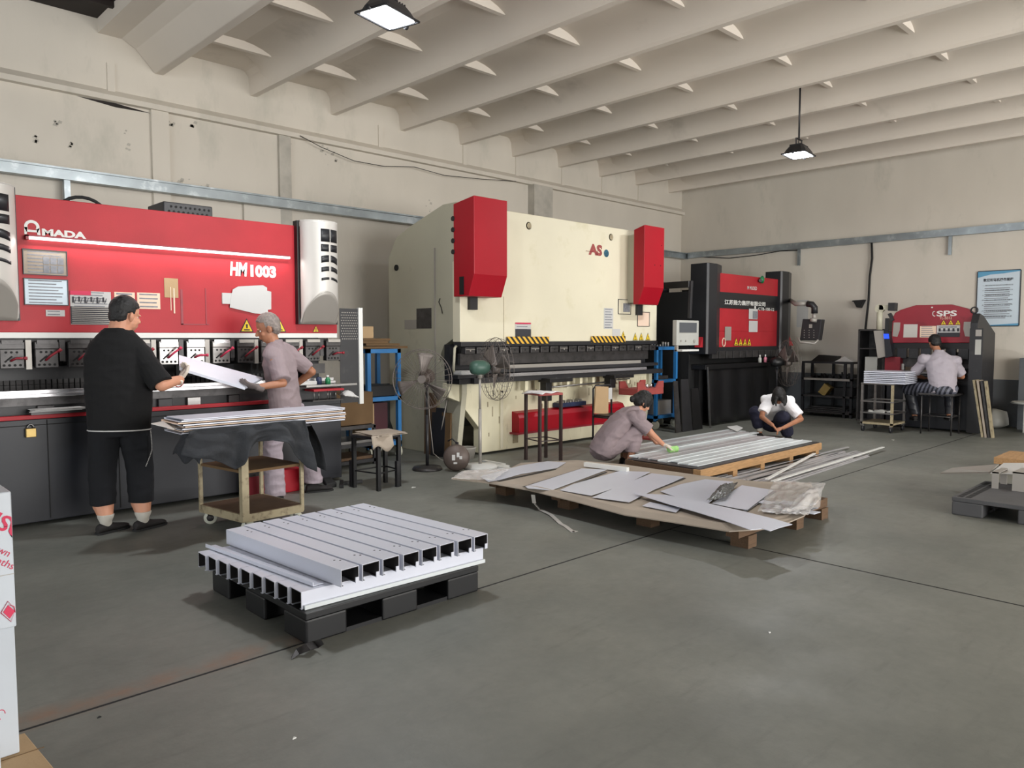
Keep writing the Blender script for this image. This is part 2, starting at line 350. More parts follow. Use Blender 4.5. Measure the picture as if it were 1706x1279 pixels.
# ceiling: thin slab with cross ribs, deep ribs below
ribx = [3.41+1.19*i for i in range(-0, 10)]
ce = MB().box(2.84, XB, -8, YW, 4.94, 5.1)
for j in range(12):
    y = 8.72-1.41*j
    for i in range(len(ribx)):
        xa = ribx[i]+.1; xb = (ribx[i+1]-.1) if i+1 < len(ribx) else XB
        ce.prism([(xa, y-.03, 4.85), (xa, y+.03, 4.85), (xa, y+.06, 4.95), (xa, y-.06, 4.95)], (xb-xa, 0, 0))
    for i in (0,): pass
struct('ceiling', ce, 'ceil')
n = 1
for i, x in enumerate(ribx):
    rb = MB()
    if i: rb.prism([(x-.035, -8, 4.63), (x+.045, -8, 4.63), (x+.065, -8, 4.86), (x+.10, -8, 4.92), (x+.15, -8, 4.95), (x-.17, -8, 4.95), (x-.10, -8, 4.92), (x-.06, -8, 4.86)], (0, YW+8, 0))
    else: rb.prism([(x-.04, -8, 4.63), (x+.06, -8, 4.63), (x+.09, -8, 4.9), (x+.14, -8, 4.95), (x-.42, -8, 4.95), (x-.25, -8, 4.86)], (0, YW+8, 0))
    if i:      # plaster cove between the rib face and the slab, ending short of the wall
        pc = [(-.035, 4.66), (-.07, 4.74), (-.13, 4.81), (-.21, 4.865), (-.31, 4.90), (-.42, 4.925), (-.56, 4.942)]
        yy_ = [-8, 8.9, 9.25]; vs_ = []
        for yk in yy_:
            sc_ = 1 if yk < 9 else .25
            vs_ += [(x-.03+(px_+.03)*sc_, yk, 4.945-(4.945-pz_)*(1 if yk < 9 else .9)) for px_, pz_ in pc]+[(x, yk, 4.95)]
        q_ = 8; rb.add(vs_, [(k*q_+j, k*q_+j+1, (k+1)*q_+j+1, (k+1)*q_+j) for k in range(2) for j in range(6)], 0, True)
        rb.add(vs_, [tuple(range(2*q_, 3*q_))], 0)
    o = rb.build('trim_%d' % n, 'ceil', None, 0 if i else .012); o['kind'] = 'structure'; n += 1
struct('trim_%d' % n, MB().box(2.76, 2.84, -8, YW, 4.94, 5.12), 'ceil'); n += 1
hr = MB().box(-7, 2.76, -8, YW, 5.1, 5.2)
for k in range(9): hr.box(-7, 2.76, -7+k*2, -6.94+k*2, 5.04, 5.1)
struct('trim_%d' % n, hr, 'dark'); n += 1
# ring-beam ledge, pilasters, haunches under the slabs
lg = MB().box(-7, XB, YW-.09, YW, 4.19, 4.25).prism([(-7, YW, 4.25), (-7, YW-.09, 4.25), (-7, YW, 4.33)], (XB+7, 0, 0))
struct('trim_%d' % n, lg, 'wall'); n += 1
for x0, x1, z1, mt in ((3.3, 3.5, 4.19, 'wall'), (4.93, 5.1, 4.19, 'concrete'), (4.42, 4.93, 3.21, 'wall'), (9.72, 10.2, 4.19, 'concrete')):
    struct('trim_%d' % n, B(x0, x1, YW-(.05 if x0 < 9 else .16), YW, 0, z1), mt); n += 1
for x in (2.9, 6.6, 8.25, 9.46, 10.66, 11.84, 13.03):
    struct('trim_%d' % n, B(x-.06, x+.02, YW-.02, YW, 4.25, 4.63), 'wall'); n += 1
# floor joints
fj = MB(); fj.box(-3, 15, 3.294, 3.306, 0, .0015).box(4.905, 4.917, -8, 3.3, 0, .0015)
struct('trim_%d' % n, fj, 'blackm'); n += 1
cr = MB()  # cracks and the shadow under the ledge, both drawn as dark slivers
for q0, q1, th_ in (((128, 160), (252, 189), .05), ((465, 232), (486, 240), .03)):
    a, b = PY(*q0, YW), PY(*q1, YW); cr.prism([(a.x, YW-.004, a.z), ((a.x+b.x)/2, YW-.004, (a.z+b.z)/2+th_*.4), (b.x, YW-.004, b.z), ((a.x+b.x)/2, YW-.004, (a.z+b.z)/2-th_*.5)], (0, .004, 0))
struct('trim_%d' % n, cr, 'dark'); n += 1
pk = MB(); r_ = random.Random(21)
for (u, v, w_, h_) in ((285, 205, .05, .03), (320, 206, .04, .04), (95, 205, .03, .02), (60, 235, .015, .05), (118, 240, .012, .04), (550, 262, .10, .14), (710, 340, .10, .12), (540, 250, .05, .06), (700, 265, .22, .03), (300, 300, .12, .03), (340, 310, .1, .02), (212, 232, .03, .12)):
    p = PY(u, v, YW)
    for k in range(5): a = p+V((r_.uniform(-w_, w_), -.001, r_.uniform(-h_, h_))); s_ = r_.uniform(.008, .03); pk.prism([a+V((-s_, 0, -s_*.4)), a+V((s_*.6, 0, -s_*.7)), a+V((s_, 0, s_*.5)), a+V((-s_*.3, 0, s_*.8))], (0, -.002, 0))
struct('trim_%d' % n, pk, 'concrete'); n += 1
# cable trays
t = tag(MB().box(-6.9, XB, YW-.2, YW-.09, 3.21, 3.33).box(-6.9, XB, YW-.23, YW-.2, 3.315, 3.335).build('cable_tray', 'galv'), 'long galvanised steel cable tray running along the left wall above the machines', 'cable tray')
MB()
t2 = thing('cable_tray', 'galvanised cable tray along the back wall, turning the corner behind the black machine', 'cable tray', (XB, 4, 3.2))
MB().box(XB-.105, XB-.004, -7.9, YW-.24, 3.22, 3.34).build('channel', 'galv', t2)
for q in ((1331, 430), (1583, 410), (1122, 450)):
    p = PX(*q, XB-.03); MB().box(XB-.05, XB-.01, p.y-.025, p.y+.025, 2.9, 3.22).build('bracket', 'galv', t2)
cb = MB(); pts = [PX(u, v, XB-.04) for u, v in ((1452, 396), (1453, 430), (1449, 460), (1447, 500), (1442, 545), (1441, 575))]
cb.tube(pts, .02); tag(cb.build('power_cable', 'rubber'), 'thick black power cable hanging down the back wall beside the control cabinet', 'cable')
pts = [PX(u, v, XB-.03) for u, v in ((1170, 428), (1215, 430), (1260, 425), (1300, 418), (1330, 417))]
tag(MB().tube(pts, .008, 6).build('thin_cable', 'rubber'), 'thin cable sagging below the tray on the back wall above the red machine', 'cable')
pts = [PY(u, v, YW-.12) for u, v in ((500, 226), (535, 245), (590, 268), (640, 277), (690, 278), (740, 292), (800, 298), (860, 302))]
tag(MB().tube(pts, .005, 6).build('loose_wire', 'rubber'), 'thin loose wire sagging along the ledge high on the left wall', 'cable')
p = PY(111, 300, YW-.15)
tag(MB().box(p.x-.03, p.x+.03, YW-.17, YW-.1, 2.2, 3.21).build('conduit', 'galv'), 'short grey conduit dropping from the tray behind the large red machine', 'conduit')
p = PX(1434, 504, XB)
bk = MB().prism([(XB, p.y+.1, p.z+.04), (XB, p.y-.1, p.z+.05), (XB, p.y-.03, p.z-.1), (XB, p.y+.03, p.z-.09)], (-.12, 0, 0)).tube([(XB-.03, p.y, p.z), (XB-.1, p.y+.12, p.z+.03)], .01)
tag(bk.build('wall_bracket', 'rubber'), 'small black bracket on the back wall left of the hanging cable', 'bracket')

# high-bay lamps: the label names each one
def lamp(c, yawr, label, rod):
    t = thing('high_bay_lamp', label, 'ceiling lamp', c, 'black high bay lamps under the ceiling')
    R_ = Matrix.Rotation(yawr, 3, 'Z')
    def W(x, y, z): return V(c)+R_ @ V((x, y, z))
    h = MB(); k = []
    for (a, b, z) in ((.19, .15, 0), (.165, .125, .05), (.13, .09, .10)):
        k.append([W(x, y, z) for x, y in ((-a, -b*.7), (-a*.8, -b), (a*.8, -b), (a, -b*.7), (a, b*.7), (a*.8, b), (-a*.8, b), (-a, b*.7))])
    n_ = 8; vs = [p for r in k for p in r]
    h.add(vs, [(i, (i+1) % n_, (i+1) % n_+n_, i+n_) for i in range(n_)]+[(i+8, (i+1) % n_+8, (i+1) % n_+16, i+16) for i in range(n_)]+[tuple(range(16, 24)), tuple(range(7, -1, -1))])
    for i in range(-4, 5): h.bar(W(i*.03, -.08, .105), W(i*.03, .08, .105), .006, .03)
    h.build('housing', 'char', t, .004)
    f = MB()
    for a, b in (((-.2, -.155), (.2, -.155)), ((.2, -.155), (.2, .155)), ((.2, .155), (-.2, .155)), ((-.2, .155), (-.2, -.155))):
        f.bar(W(*a, -.004), W(*b, -.004), .014, .012)
    f.cyl(W(-.205, 0, -.004), W(-.235, 0, -.004), .018).cyl(W(.205, 0, -.004), W(.235, 0, -.004), .018)
    f.build('rim', 'char', t)
    MB().hull8([W(-.17, -.125, -.012), W(.17, -.125, -.012), W(.17, .125, -.012), W(-.17, .125, -.012), W(-.17, -.125, -.002), W(.17, -.125, -.002), W(.17, .125, -.002), W(-.17, .125, -.002)]).build('lens', 'lens', t)
    br = MB().bar(W(-.1, 0, .1), W(-.1, 0, .2), .03, .006).bar(W(.1, 0, .1), W(.1, 0, .2), .03, .006).bar(W(-.1, 0, .2), W(.1, 0, .2), .03, .006)
    br.build('bracket', 'char', t)
    MB().cyl(W(0, 0, .2), W(0, 0, rod), .012).cyl(W(0, 0, rod-.02), W(0, 0, rod), .03).build('hanging_rod', 'char', t)
    MB().tube([W(.12, .03, .1), W(.16, .06, .17), (W(.08, .03, .26)), W(.012, 0, .3)], .006).build('flex', 'rubber', t)
    l = bpy.data.lights.new('lamp_light', 'AREA'); l.shape = 'RECTANGLE'; l.size = .34; l.size_y = .25; l.energy = LAMP_W; l.color = (.94, .97, 1)
    lo = bpy.data.objects.new('lamp_light', l); C.objects.link(lo); lo.location = V(c)+V((0, 0, -.02)); lo.rotation_euler = (0, 0, yawr)
LAMP_W = 62
lamp((3.53, 5.03, 3.99), .25, 'black high bay lamp in the foreground, largest, close above the red press brake side', .93)
lamp((9.81, 4.65, 3.9), .1, 'small distant high bay lamp on a long rod under the far ceiling ribs', 1.02)

# poster and wall papers
p0, p1 = PX(1630, 453, XB), PX(1697, 542, XB)
t = thing('wall_poster', 'pale blue framed safety poster with printed rules on the back wall', 'poster', ((p0+p1)/2))
B(XB-.012, XB-.001, p1.y, p0.y, p1.z, p0.z).build('poster_board', 'poster', t)
fr = MB(); y0, y1, z0, z1 = p1.y, p0.y, p1.z, p0.z
for a in ((y0-.012, y0, z0, z1), (y1, y1+.012, z0, z1), (y0, y1, z0-.012, z0), (y0, y1, z1, z1+.012)): fr.box(XB-.02, XB-.001, *a)
fr.build('frame', 'slate', t)
wv = MB(); H_ = z1-z0; Wd = y1-y0
wv.prism([(XB-.013, y1, z1), (XB-.013, y0, z1), (XB-.013, y0, z1-.02*H_), (XB-.013, y0+.4*Wd, z1-.05*H_), (XB-.013, y1-.3*Wd, z1-.06*H_), (XB-.013, y1, z1-.11*H_)], (-.002, 0, 0))
wv.prism([(XB-.013, y1, z0), (XB-.013, y0, z0), (XB-.013, y0, z0+.04*H_), (XB-.013, y0+.5*Wd, z0+.02*H_)], (-.002, 0, 0))
wv.build('blue_wave', 'posterb', t)
text('数控折弯机操作规程', (XB-.014, y1-.14*Wd, z1-.19*H_), Wd*.7, H_*.06, 'ink', t, '-X', .02)
for s_, zz in (('一、操作前检查机床各部位及安全装置是否正常', .27), ('二、开机后空载运行数分钟方可进行工作', .36), ('三、根据板料厚度选择合适的上下模具', .45), ('四、两人以上操作时应由专人指挥', .54), ('五、工作中严禁将手伸入上下模具之间', .63), ('六、工作完毕应关闭电源清扫现场', .74), ('保持机床清洁并做好记录', .84)):
    text(s_, (XB-.014, y1-.12*Wd, z1-zz*H_), Wd*.72, H_*.022, 'ink', t, '-X')
doc_lines(t, V((XB-.008, y1-.1*Wd, z1-.3*H_)), V((XB-.008, y0+.1*Wd, z1-.88*H_)), 'X', 16, 'inkg')
p = PX(1343, 512, XB)
for q0, q1 in (((1328, 500), (1346, 545)),):
    a, b = PX(*q0, XB), PX(*q1, XB)
    t = thing('wall_notice', 'faded paper notice on the back wall beside the black machine', 'notice', (a+b)/2); decal('sheet', a, b, 0, 'paper', t, 'X')

# ================================================================ LARGE RED PRESS BRAKE (left)
F1 = 6.9
t = thing('press_brake', 'large red and slate press brake at left with a lit strip and curved silver covers', 'press brake', (2.5, 7.6, 0))
HM = t
MB().box(.95, 4.17, F1, F1+.12, 1.53, 2.59).build('ram_panel', 'red', t, .006)
B(.95, 4.17, F1+.004, F1+.1, 1.485, 1.53).build('ram_rail', 'white', t)
bd = MB().box(.75, .9, F1+.3, 8.9, 0, 2.5).box(4.0, 4.12, F1+.3, 8.9, 0, 2.5).box(.9, 4.0, 7.35, 7.45, 1.3, 2.45).box(.9, 4.0, 8.3, 8.5, .3, 2.4)
bd.build('side_frame', 'char', t)
B(.6, 4.17, F1-.05, F1+.25, .03, .85).build('lower_bed', 'slate', t, .006)
MB().box(2.02, 2.026, F1-.056, F1-.05, .05, .84).box(.6, 4.17, F1-.056, F1-.05, .80, .806).build('panel_seam', 'blackm', t)
MB().box(1.5, 1.506, F1-.056, F1-.05, .05, .84).box(3.1, 3.106, F1-.056, F1-.05, .05, .8).build('panel_seam', 'blackm', t)
MB().box(.9, 4.0, 7.6, 7.7, 1.0, 1.45).build('back_gauge', 'dsteel', t)
sl = MB()
for i in range(70): sl.box(.95+i*.045, .953+i*.045, 7.585, 7.6, 1.0, 1.3)
for i in range(3): sl.box(.95, 4.0, 7.58, 7.6, 1.08+i*.07, 1.083+i*.07)
sl.build('back_gauge_slots', 'blackm', t)
B(1.25, 3.9, 7.25, 7.33, 1.14, 1.25).build('gauge_beam', 'char', t)
pa, pb = PY(395, 600, 7.1), PY(345, 640, 7.1)
dr = MB().box(.62, 4.12, F1-.04, F1+.09, 1.02, 1.045).box(.62, 4.12, F1, F1+.05, 1.045, 1.075); dr.build('die_rail', 'shine', t, .002)  # white glare along the bed is put into a brighter steel
B(.62, 4.14, F1-.02, F1+.16, .955, 1.02).build('die_holder', 'dsteel', t)
B(.62, 4.14, F1+.03, F1+.2, .85, .955).build('bed_recess', 'char', t)
B(.62, 3.55, F1-.08, F1-.03, .852, .885).build('red_bumper', 'red', t, .004)
for i, x in enumerate((1.0, 1.45, 2.37, 2.62, 3.0, 3.35, 3.75)):
    B(x, x+.12, F1-.01, F1+.03, .87, .95).build('die_clamp', ('steel', 'dsteel', 'char')[i % 3], t, .004)
B(3.1, 4.14, F1-.02, F1+.03, .86, .955).build('end_plate', 'char', t)
sh = MB().box(3.72, 4.3, F1-.16, F1-.02, .995, 1.015); sh.build('side_shelf', 'steel', t)
# tool clamps with red levers: one column every 0.235 m
for i in range(14):
    x = .98+i*.235
    if x > 4.05: break
    lit = 2.2 < x < 2.9  # light on the middle clamps is put into paler materials
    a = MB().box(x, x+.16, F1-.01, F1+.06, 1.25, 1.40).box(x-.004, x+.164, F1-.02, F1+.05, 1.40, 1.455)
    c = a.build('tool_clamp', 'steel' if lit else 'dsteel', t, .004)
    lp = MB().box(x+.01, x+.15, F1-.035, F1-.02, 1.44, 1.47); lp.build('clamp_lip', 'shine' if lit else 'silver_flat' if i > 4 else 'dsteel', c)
    h = MB()
    for k in range(4):
        h.cyl((x+.025+k*.036, F1-.014, 1.275), (x+.025+k*.036, F1-.009, 1.275), .010, n=8)
        if k < 3: h.cyl((x+.04+k*.036, F1-.014, 1.375), (x+.04+k*.036, F1-.009, 1.375), .009, n=8)
    h.bar((x+.03, F1-.012, 1.30), (x+.08, F1-.012, 1.345), .012, .004, up=(0, 1, 0)); h.build('bolt_holes', 'blackm', c)
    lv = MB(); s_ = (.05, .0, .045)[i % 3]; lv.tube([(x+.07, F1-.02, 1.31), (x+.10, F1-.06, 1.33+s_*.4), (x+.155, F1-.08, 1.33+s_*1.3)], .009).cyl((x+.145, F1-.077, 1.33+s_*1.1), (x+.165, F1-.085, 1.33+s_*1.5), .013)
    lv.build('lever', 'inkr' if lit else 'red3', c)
    B(x+.175, x+.215, F1+.01, F1+.05, 1.24 if i % 2 else 1.3, 1.47).build('spacer_block', 'silver_flat' if i % 2 else 'dsteel', t)
B(.95, 4.1, F1+.07, F1+.3, 1.4, 1.48).build('punch_beam', 'char', t)
B(2.14, 2.42, F1+.0, F1+.05, 1.12, 1.24).build('punch', 'steel', t); B(2.55, 3.6, F1+.05, F1+.09, 1.14, 1.24).build('punch', 'blackm', t)
B(3.8, 4.05, F1+.05, F1+.08, 1.12, 1.22).build('punch', 'dsteel', t)
# LED strip
a, b = PY(45, 398, F1-.03), PY(480, 431, F1-.03)
MB().box(1.43, 3.63, F1-.045, F1-.01, 2.255, 2.275).build('led_strip', 'led', t); MB().box(1.41, 3.63, F1-.05, F1, 2.275, 2.285).box(1.41, 1.43, F1-.05, F1, 2.25, 2.285).build('strip_holder', 'red3', t)
ll = bpy.data.lights.new('strip_light', 'AREA'); ll.shape = 'RECTANGLE'; ll.size = 2.2; ll.size_y = .03; ll.energy = 6; ll.color = (1, .93, .9)
lo = bpy.data.objects.new('strip_light', ll); C.objects.link(lo); lo.location = (2.53, F1-.055, 2.24); lo.rotation_euler = (-.45, 0, 0)
# curved silver covers
def hm_cover(x0, x1):
    z0, z1 = 1.62, 2.635; hw = (x1-x0)/2; xc = (x0+x1)/2; yb, dp = F1-.03, .2
    def cy(x): return yb-dp*math.sqrt(max(0, 1-((x-xc)/hw/1.04)**2))
    def top(u, v):
        x = x0+(x1-x0)*u; z = z0+(z1-z0)*v
        return V((x, max(cy(x), yb-dp*max(0, (z-z0)/.36)**1.0-.02), z))
    mb = MB(); mb.grid(lambda u, v: top(u, v) if v > 0 else top(u, 0), 28, 60, .01, 0, (0, 1, 0))
    c = mb.build('end_cover', 'silver', t)
    tp = MB(); k = 20; pts = [(x0+(x1-x0)*i/k, cy(x0+(x1-x0)*i/k), z1-.004) for i in range(k+1)]+[(x1, F1+.0, z1-.004), (x0, F1+.0, z1-.004)]
    tp.prism(pts, (0, 0, .008)); tp.build('cover_top', 'silver', c)
    MB().box(x0-.02, x0+.004, F1-.06, F1+.02, z0, z1).box(x1-.004, x1+.01, F1-.06, F1+.02, z0, z1).build('cover_edge', 'black', c)
    # flat arch at the foot (the slanted cut through the shell)
    ar = MB(); kk = 24; up = []
    for i in range(kk+1):
        x = x0+.012+(x1-x0-.024)*i/kk; yy = cy(x); zz = z0+.36*max(0, min(1, (yb-.02-yy)/dp)); up.append((x, zz))
    def ap(u, v):
        i = u*kk; a_ = int(min(i, kk-1)); f = i-a_; x = up[a_][0]*(1-f)+up[a_+1][0]*f; zt = up[a_][1]*(1-f)+up[a_+1][1]*f
        z = z0+(zt-z0)*v; return V((x, yb-dp*(z-z0)/.36-.026, z))
    ar.grid(ap, 24, 8, .004, 0, (0, 1, 0)); ar.build('cover_foot', 'silver_flat', c)
    # dark louvre panes
    for (za, zb) in ((2.43, 2.555), (2.335, 2.405), (2.235, 2.30), (2.145, 2.19), (2.06, 2.085)):
        for (ua, ub) in ((.36, .59), (.62, .86)):
            if za < 2.42: ub = .56 if ua < .5 else ub
            def fw(u, v, ua=ua, ub=ub, za=za, zb=zb):
                x = x0+(x1-x0)*(ua+(ub-ua)*u); return V((x, cy(x)-.004, za+(zb-za)*v-(.0 if za > 2.3 else .025*(abs(x-xc-.03)/hw)**2*3)))
            MB().grid(fw, 6, 2, .004, 0, (0, 1, 0)).build('louvre', 'bplate', c)
hm_cover(3.72, 4.13); hm_cover(.93, 1.34)
# writing
a = PY(43, 391, F1)
lg = MB()     # the round A of the maker's sign, then the letters
ca = PY(53, 379, F1); R0 = .052
ring = []
for i in range(25):
    an = math.pi*(-.18+1.36*i/24); ring.append((ca.x+R0*math.cos(an), ca.z+.006+R0*math.sin(an)))
for i in range(24):
    (xa, za), (xb, zb) = ring[i], ring[i+1]; f_ = .58
    q = lambda x, z, s: (ca.x+(x-ca.x)*s, F1-.003, ca.z+.006+(z-ca.z-.006)*s)
    lg.prism([q(xa, za, 1), q(xb, zb, 1), q(xb, zb, f_), q(xa, za, f_)], (0, .003, 0))
lg.prism([(ca.x-R0, F1-.003, ca.z), (ca.x-R0*.58, F1-.003, ca.z), (ca.x-R0*.7, F1-.003, ca.z-.055), (ca.x-R0, F1-.003, ca.z-.055)], (0, .003, 0))
lg.prism([(ca.x+R0, F1-.003, ca.z), (ca.x+R0*.58, F1-.003, ca.z-.01), (ca.x+R0*.7, F1-.003, ca.z-.055), (ca.x+R0*1.1, F1-.003, ca.z-.055)], (0, .003, 0))
lg.box(ca.x-R0*.8, ca.x+R0*.8, F1-.003, F1, ca.z-.035, ca.z-.018)
lg.build('lettering', 'white', t)
text('MADA', (ca.x+R0*1.3, F1, ca.z-.055), .315, .055, 'white', t, '-Y', .05)
a, b = PY(383, 459, F1), PY(478, 433, F1)
text('HM', (a.x, F1, a.z), .17, .13, 'white', t, '-Y', .045, shear=.12); text('1003', (a.x+.2, F1, a.z-.0), .26, .115, 'white', t, '-Y', .055)
# papers and frames on the red face
def hmdoc(q0, q1, mat, n=0, label=None, frame=False, tilt=0):
    a, b = PY(*q0, F1), PY(*q1, F1); o = decal('document', a, b, .002, mat, t, 'Y', label)
    if frame:
        f = MB(); s = .006
        for r_ in ((a.x-s, a.x, b.z-s, a.z+s), (b.x, b.x+s, b.z-s, a.z+s), (a.x, b.x, a.z, a.z+s), (a.x, b.x, b.z-s, b.z)): f.box(r_[0], r_[1], F1-.012, F1, r_[2], r_[3])
        f.build('document_frame', 'slate', t)
    if n: doc_lines(t, a, b, 'Y', n)
hmdoc((38, 415), (111, 459), 'cardl', 7, 'yellowed framed sheet', True)
a, b = PY(70, 427, F1), PY(107, 456, F1); g = MB()
for i in range(3):
    for j in range(2): g.box(a.x+(b.x-a.x)*i/3+.005, a.x+(b.x-a.x)*(i+1)/3-.004, F1-.008, F1-.006, b.z+(a.z-b.z)*j/2+.004, b.z+(a.z-b.z)*(j+1)/2-.004)
g.build('photo_print', 'inkg', t)
hmdoc((40, 464), (113, 508), 'poster', 8, 'white framed sheet', True)
hmdoc((76, 516), (108, 527), 'paper', 2)
hmdoc((116, 484), (186, 541), 'paper', 12, 'safety instruction plate')
a, b = PY(116, 484, F1), PY(151, 492, F1); decal('red_heading', a, b, .006, 'inkr', t)
a, b = PY(117, 510, F1), PY(186, 540, F1); decal('dark_print', a, b, .006, 'ink', t); doc_lines(t, a, b, 'Y', 9, 'silver_flat', .011, .95)
a = PY(120, 504, F1); g = MB()
for i in range(6): g.box(a.x+i*.045, a.x+.012+i*.045, F1-.01, F1-.006, a.z+(i % 2)*.01, a.z+.05); g.bar((a.x+.016+i*.045, F1-.008, a.z), (a.x+.03+i*.045, F1-.008, a.z+.04), .004, .003)
g.build('pictogram', 'ink', t)
hmdoc((190, 486), (225, 516), 'paperc', 4); hmdoc((228, 487), (267, 515), 'paperc', 4)
hmdoc((273, 463), (297, 496), 'card', 0, 'torn tape patch')
tp = MB(); a, b = PY(288, 480, F1), PY(291, 522, F1); tp.box(a.x, a.x+.012, F1-.008, F1-.002, b.z, a.z); a, b = PY(283, 478, F1), PY(284, 517, F1); tp.box(a.x, a.x+.006, F1-.008, F1-.002, b.z, a.z); tp.build('tape_mark', 'paperc', t)
tm = MB(); a, b = PY(300, 482, F1), PY(343, 541, F1)
tm.box(a.x, a.x+.02, F1-.004, F1, b.z, a.z).box(b.x, b.x+.008, F1-.004, F1, b.z, a.z+.02).box(a.x, b.x+.03, F1-.004, F1, b.z, b.z+.008); tm.build('glue_trace', 'red3', t)
# crumpled paper
a = PY(388, 482, F1); pp = [(388, 482), (397, 477), (438, 475), (445, 479), (445, 484), (452, 486), (452, 515), (446, 516), (448, 524), (425, 522), (400, 516), (383, 512), (385, 495)]
po = MB().prism([PY(u, v, F1-.02) for u, v in pp], (0, .004, 0)); po.box(2.96, 3.06, F1-.016, F1, 1.8, 1.9); g = po.build('crumpled_paper', 'paper', t); g['label'] = 'wrinkled white paper taped to the red face'
for q in ((411, 553), (466, 553)): warn_tri(PY(*q, F1), .135, t)
warn_tri(PY(526, 553, F1), .07, t)
# top box with holes and hose
bx = MB().box(2.55, 3.0, 7.15, 7.55, 2.57, 2.72); o = bx.build('vent_box', 'char', t, .01); h = MB()
for i in range(9):
    for j in range(2): h.cyl((2.6+i*.043+(j*.02), 7.149, 2.635+j*.045), (2.6+i*.043+j*.02, 7.146, 2.635+j*.045), .011, n=8)
h.build('vent_holes', 'blackm', o)
MB().tube([(1.96+.2*math.cos(a), 7.4, 2.54+.17*math.sin(a)) for a in [math.pi*i/12 for i in range(13)]], .015).build('hose', 'rubber', t)
# padlock
pl = PY(50, 717, F1-.05); k = MB().box(pl.x-.035, pl.x+.035, F1-.09, F1-.062, pl.z-.05, pl.z+.02); o = k.build('padlock', 'brass', t, .004)
MB().tube([(pl.x+.022*math.cos(a), F1-.076, pl.z+.02+.03*math.sin(a)) for a in [math.pi*i/8 for i in range(9)]], .005).build('shackle', 'steel', o)
# perforated side guard
g = MB(); x0, x1, z0, z1 = 4.2, 4.42, .8, 1.79; yy = F1-.0; nx, nz = 9, 34
g.box(x0, x1, yy, yy+.004, z0, z1); o = g.build('side_guard', 'char', t)
h = MB()
for i in range(nx):
    for j in [q_ for q_ in range(nz) if q_ > 22]:
        h.cyl((x0+.02+i*.0225+(j % 2)*.011, yy-.001, z0+.04+j*.0275), (x0+.02+i*.0225+(j % 2)*.011, yy, z0+.04+j*.0275), .0055, n=6)
hh = h.build('guard_holes', 'silver_flat', o)
B(4.42, 4.47, yy-.02, yy+.02, .78, 1.8).build('guard_post', 'white', t, .003)

# papers and small things resting on it
pa = thing('paper_pile', 'loose white papers lying on the red press brake bed left of the man in black', 'papers', PY(95, 668, 6.86))
for i in range(3):
    a = PY(50+i*4, 672-i*2, 6.88); MB().hull8([V((1.36+i*.02, 6.72, .915+i*.006)), V((1.72+i*.02, 6.70+i*.01, .915+i*.006)), V((1.74, 6.86, .915+i*.006)), V((1.4-i*.01, 6.87, .915+i*.006)), V((1.36+i*.02, 6.72, .919+i*.006)), V((1.72+i*.02, 6.70+i*.01, .919+i*.006)), V((1.74, 6.86, .919+i*.006)), V((1.4-i*.01, 6.87, .919+i*.006))]).build('sheet', 'paper', pa)
B(1.38, 1.78, 6.76, 6.86, .89, .914).build('tray', 'dsteel', pa)
p = PY(546, 634, F1-.1); b_ = thing('green_bottle', 'small green bottle standing on the shelf at the right end of the red press brake', 'bottle', (p.x, p.y, 1.016))
MB().lathe((p.x, p.y, 1.016), [(.001, 0), (.028, 0), (.028, .05), (.014, .065), (.012, .07)], 12).build('bottle_body', 'greenp', b_); MB().cyl((p.x, p.y, 1.086), (p.x, p.y, 1.105), .014).build('cap', 'white', b_)
tag(MB().lathe((p.x-.09, p.y+.02, 1.016), [(.001, 0), (.03, 0), (.03, .06), (.02, .075), (.001, .075)], 12).build('dark_bottle', 'navy'), 'dark squat bottle on the shelf just left of the small green bottle', 'bottle')
p = PY(519, 632, F1-.1); tag(MB().box(p.x-.13, p.x+.04, p.y-.04, p.y+.05, 1.016, 1.055).box(p.x-.16, p.x-.02, p.y-.05, p.y, 1.016, 1.035).build('white_box', 'paper', None, .008), 'flat white box on the shelf behind the grey-haired man', 'box')
p = PY(510, 668, F1-.2)
c = thing('wire_tool_rack', 'small steel rack with red top at the right end of the red press brake', 'rack', (3.95, 6.72, .82))
k = MB()
for x in (3.78, 3.83, 3.93, 3.96, 4.02): MB().cyl((x, 6.7, .86), (x, 6.7, .97), .005, n=6).build('rod', 'steel', c)
B(3.76, 4.1, 6.67, 6.85, .955, .975).build('rack_top', 'red2', c); B(3.76, 4.1, 6.69, 6.85, .855, .865).build('rack_base', 'dsteel', c)
r_ = random.Random(3)
mb = MB().grid(lambda u, v: V((4.1+.17*u, 6.66+.12*v, .91+.05*math.sin(u*3.2)*math.sin(v*3)+.015*noise.noise(V((u*5, v*5, 1)))-.03*u)), 12, 10, .012)
tag(mb.build('white_rag', 'paper'), 'crumpled white rag hanging at the right end of the red press brake', 'rag')
# ================================================================ CREAM PRESS BRAKE (middle)
F2 = 6.95
t = thing('press_brake', 'tall cream press brake with two bright red cylinder covers and a red step box', 'press brake', (7.9, 7.8, 0))
MB().prism([(5.88, F2, 1.43), (9.92, F2, 1.43), (9.92, F2, 2.1), (9.75, F2, 2.1), (9.75, F2, 3.0), (9.55, F2, 3.08), (6.15, F2, 3.08), (6.15, F2, 2.4), (5.88, F2, 2.4)], (0, .14, 0)).build('ram_panel', 'cream', t, .008)
# left column strip and seam
MB().box(6.60, 6.606, F2-.003, F2, 1.44, 2.0).build('panel_seam', 'rust', t)
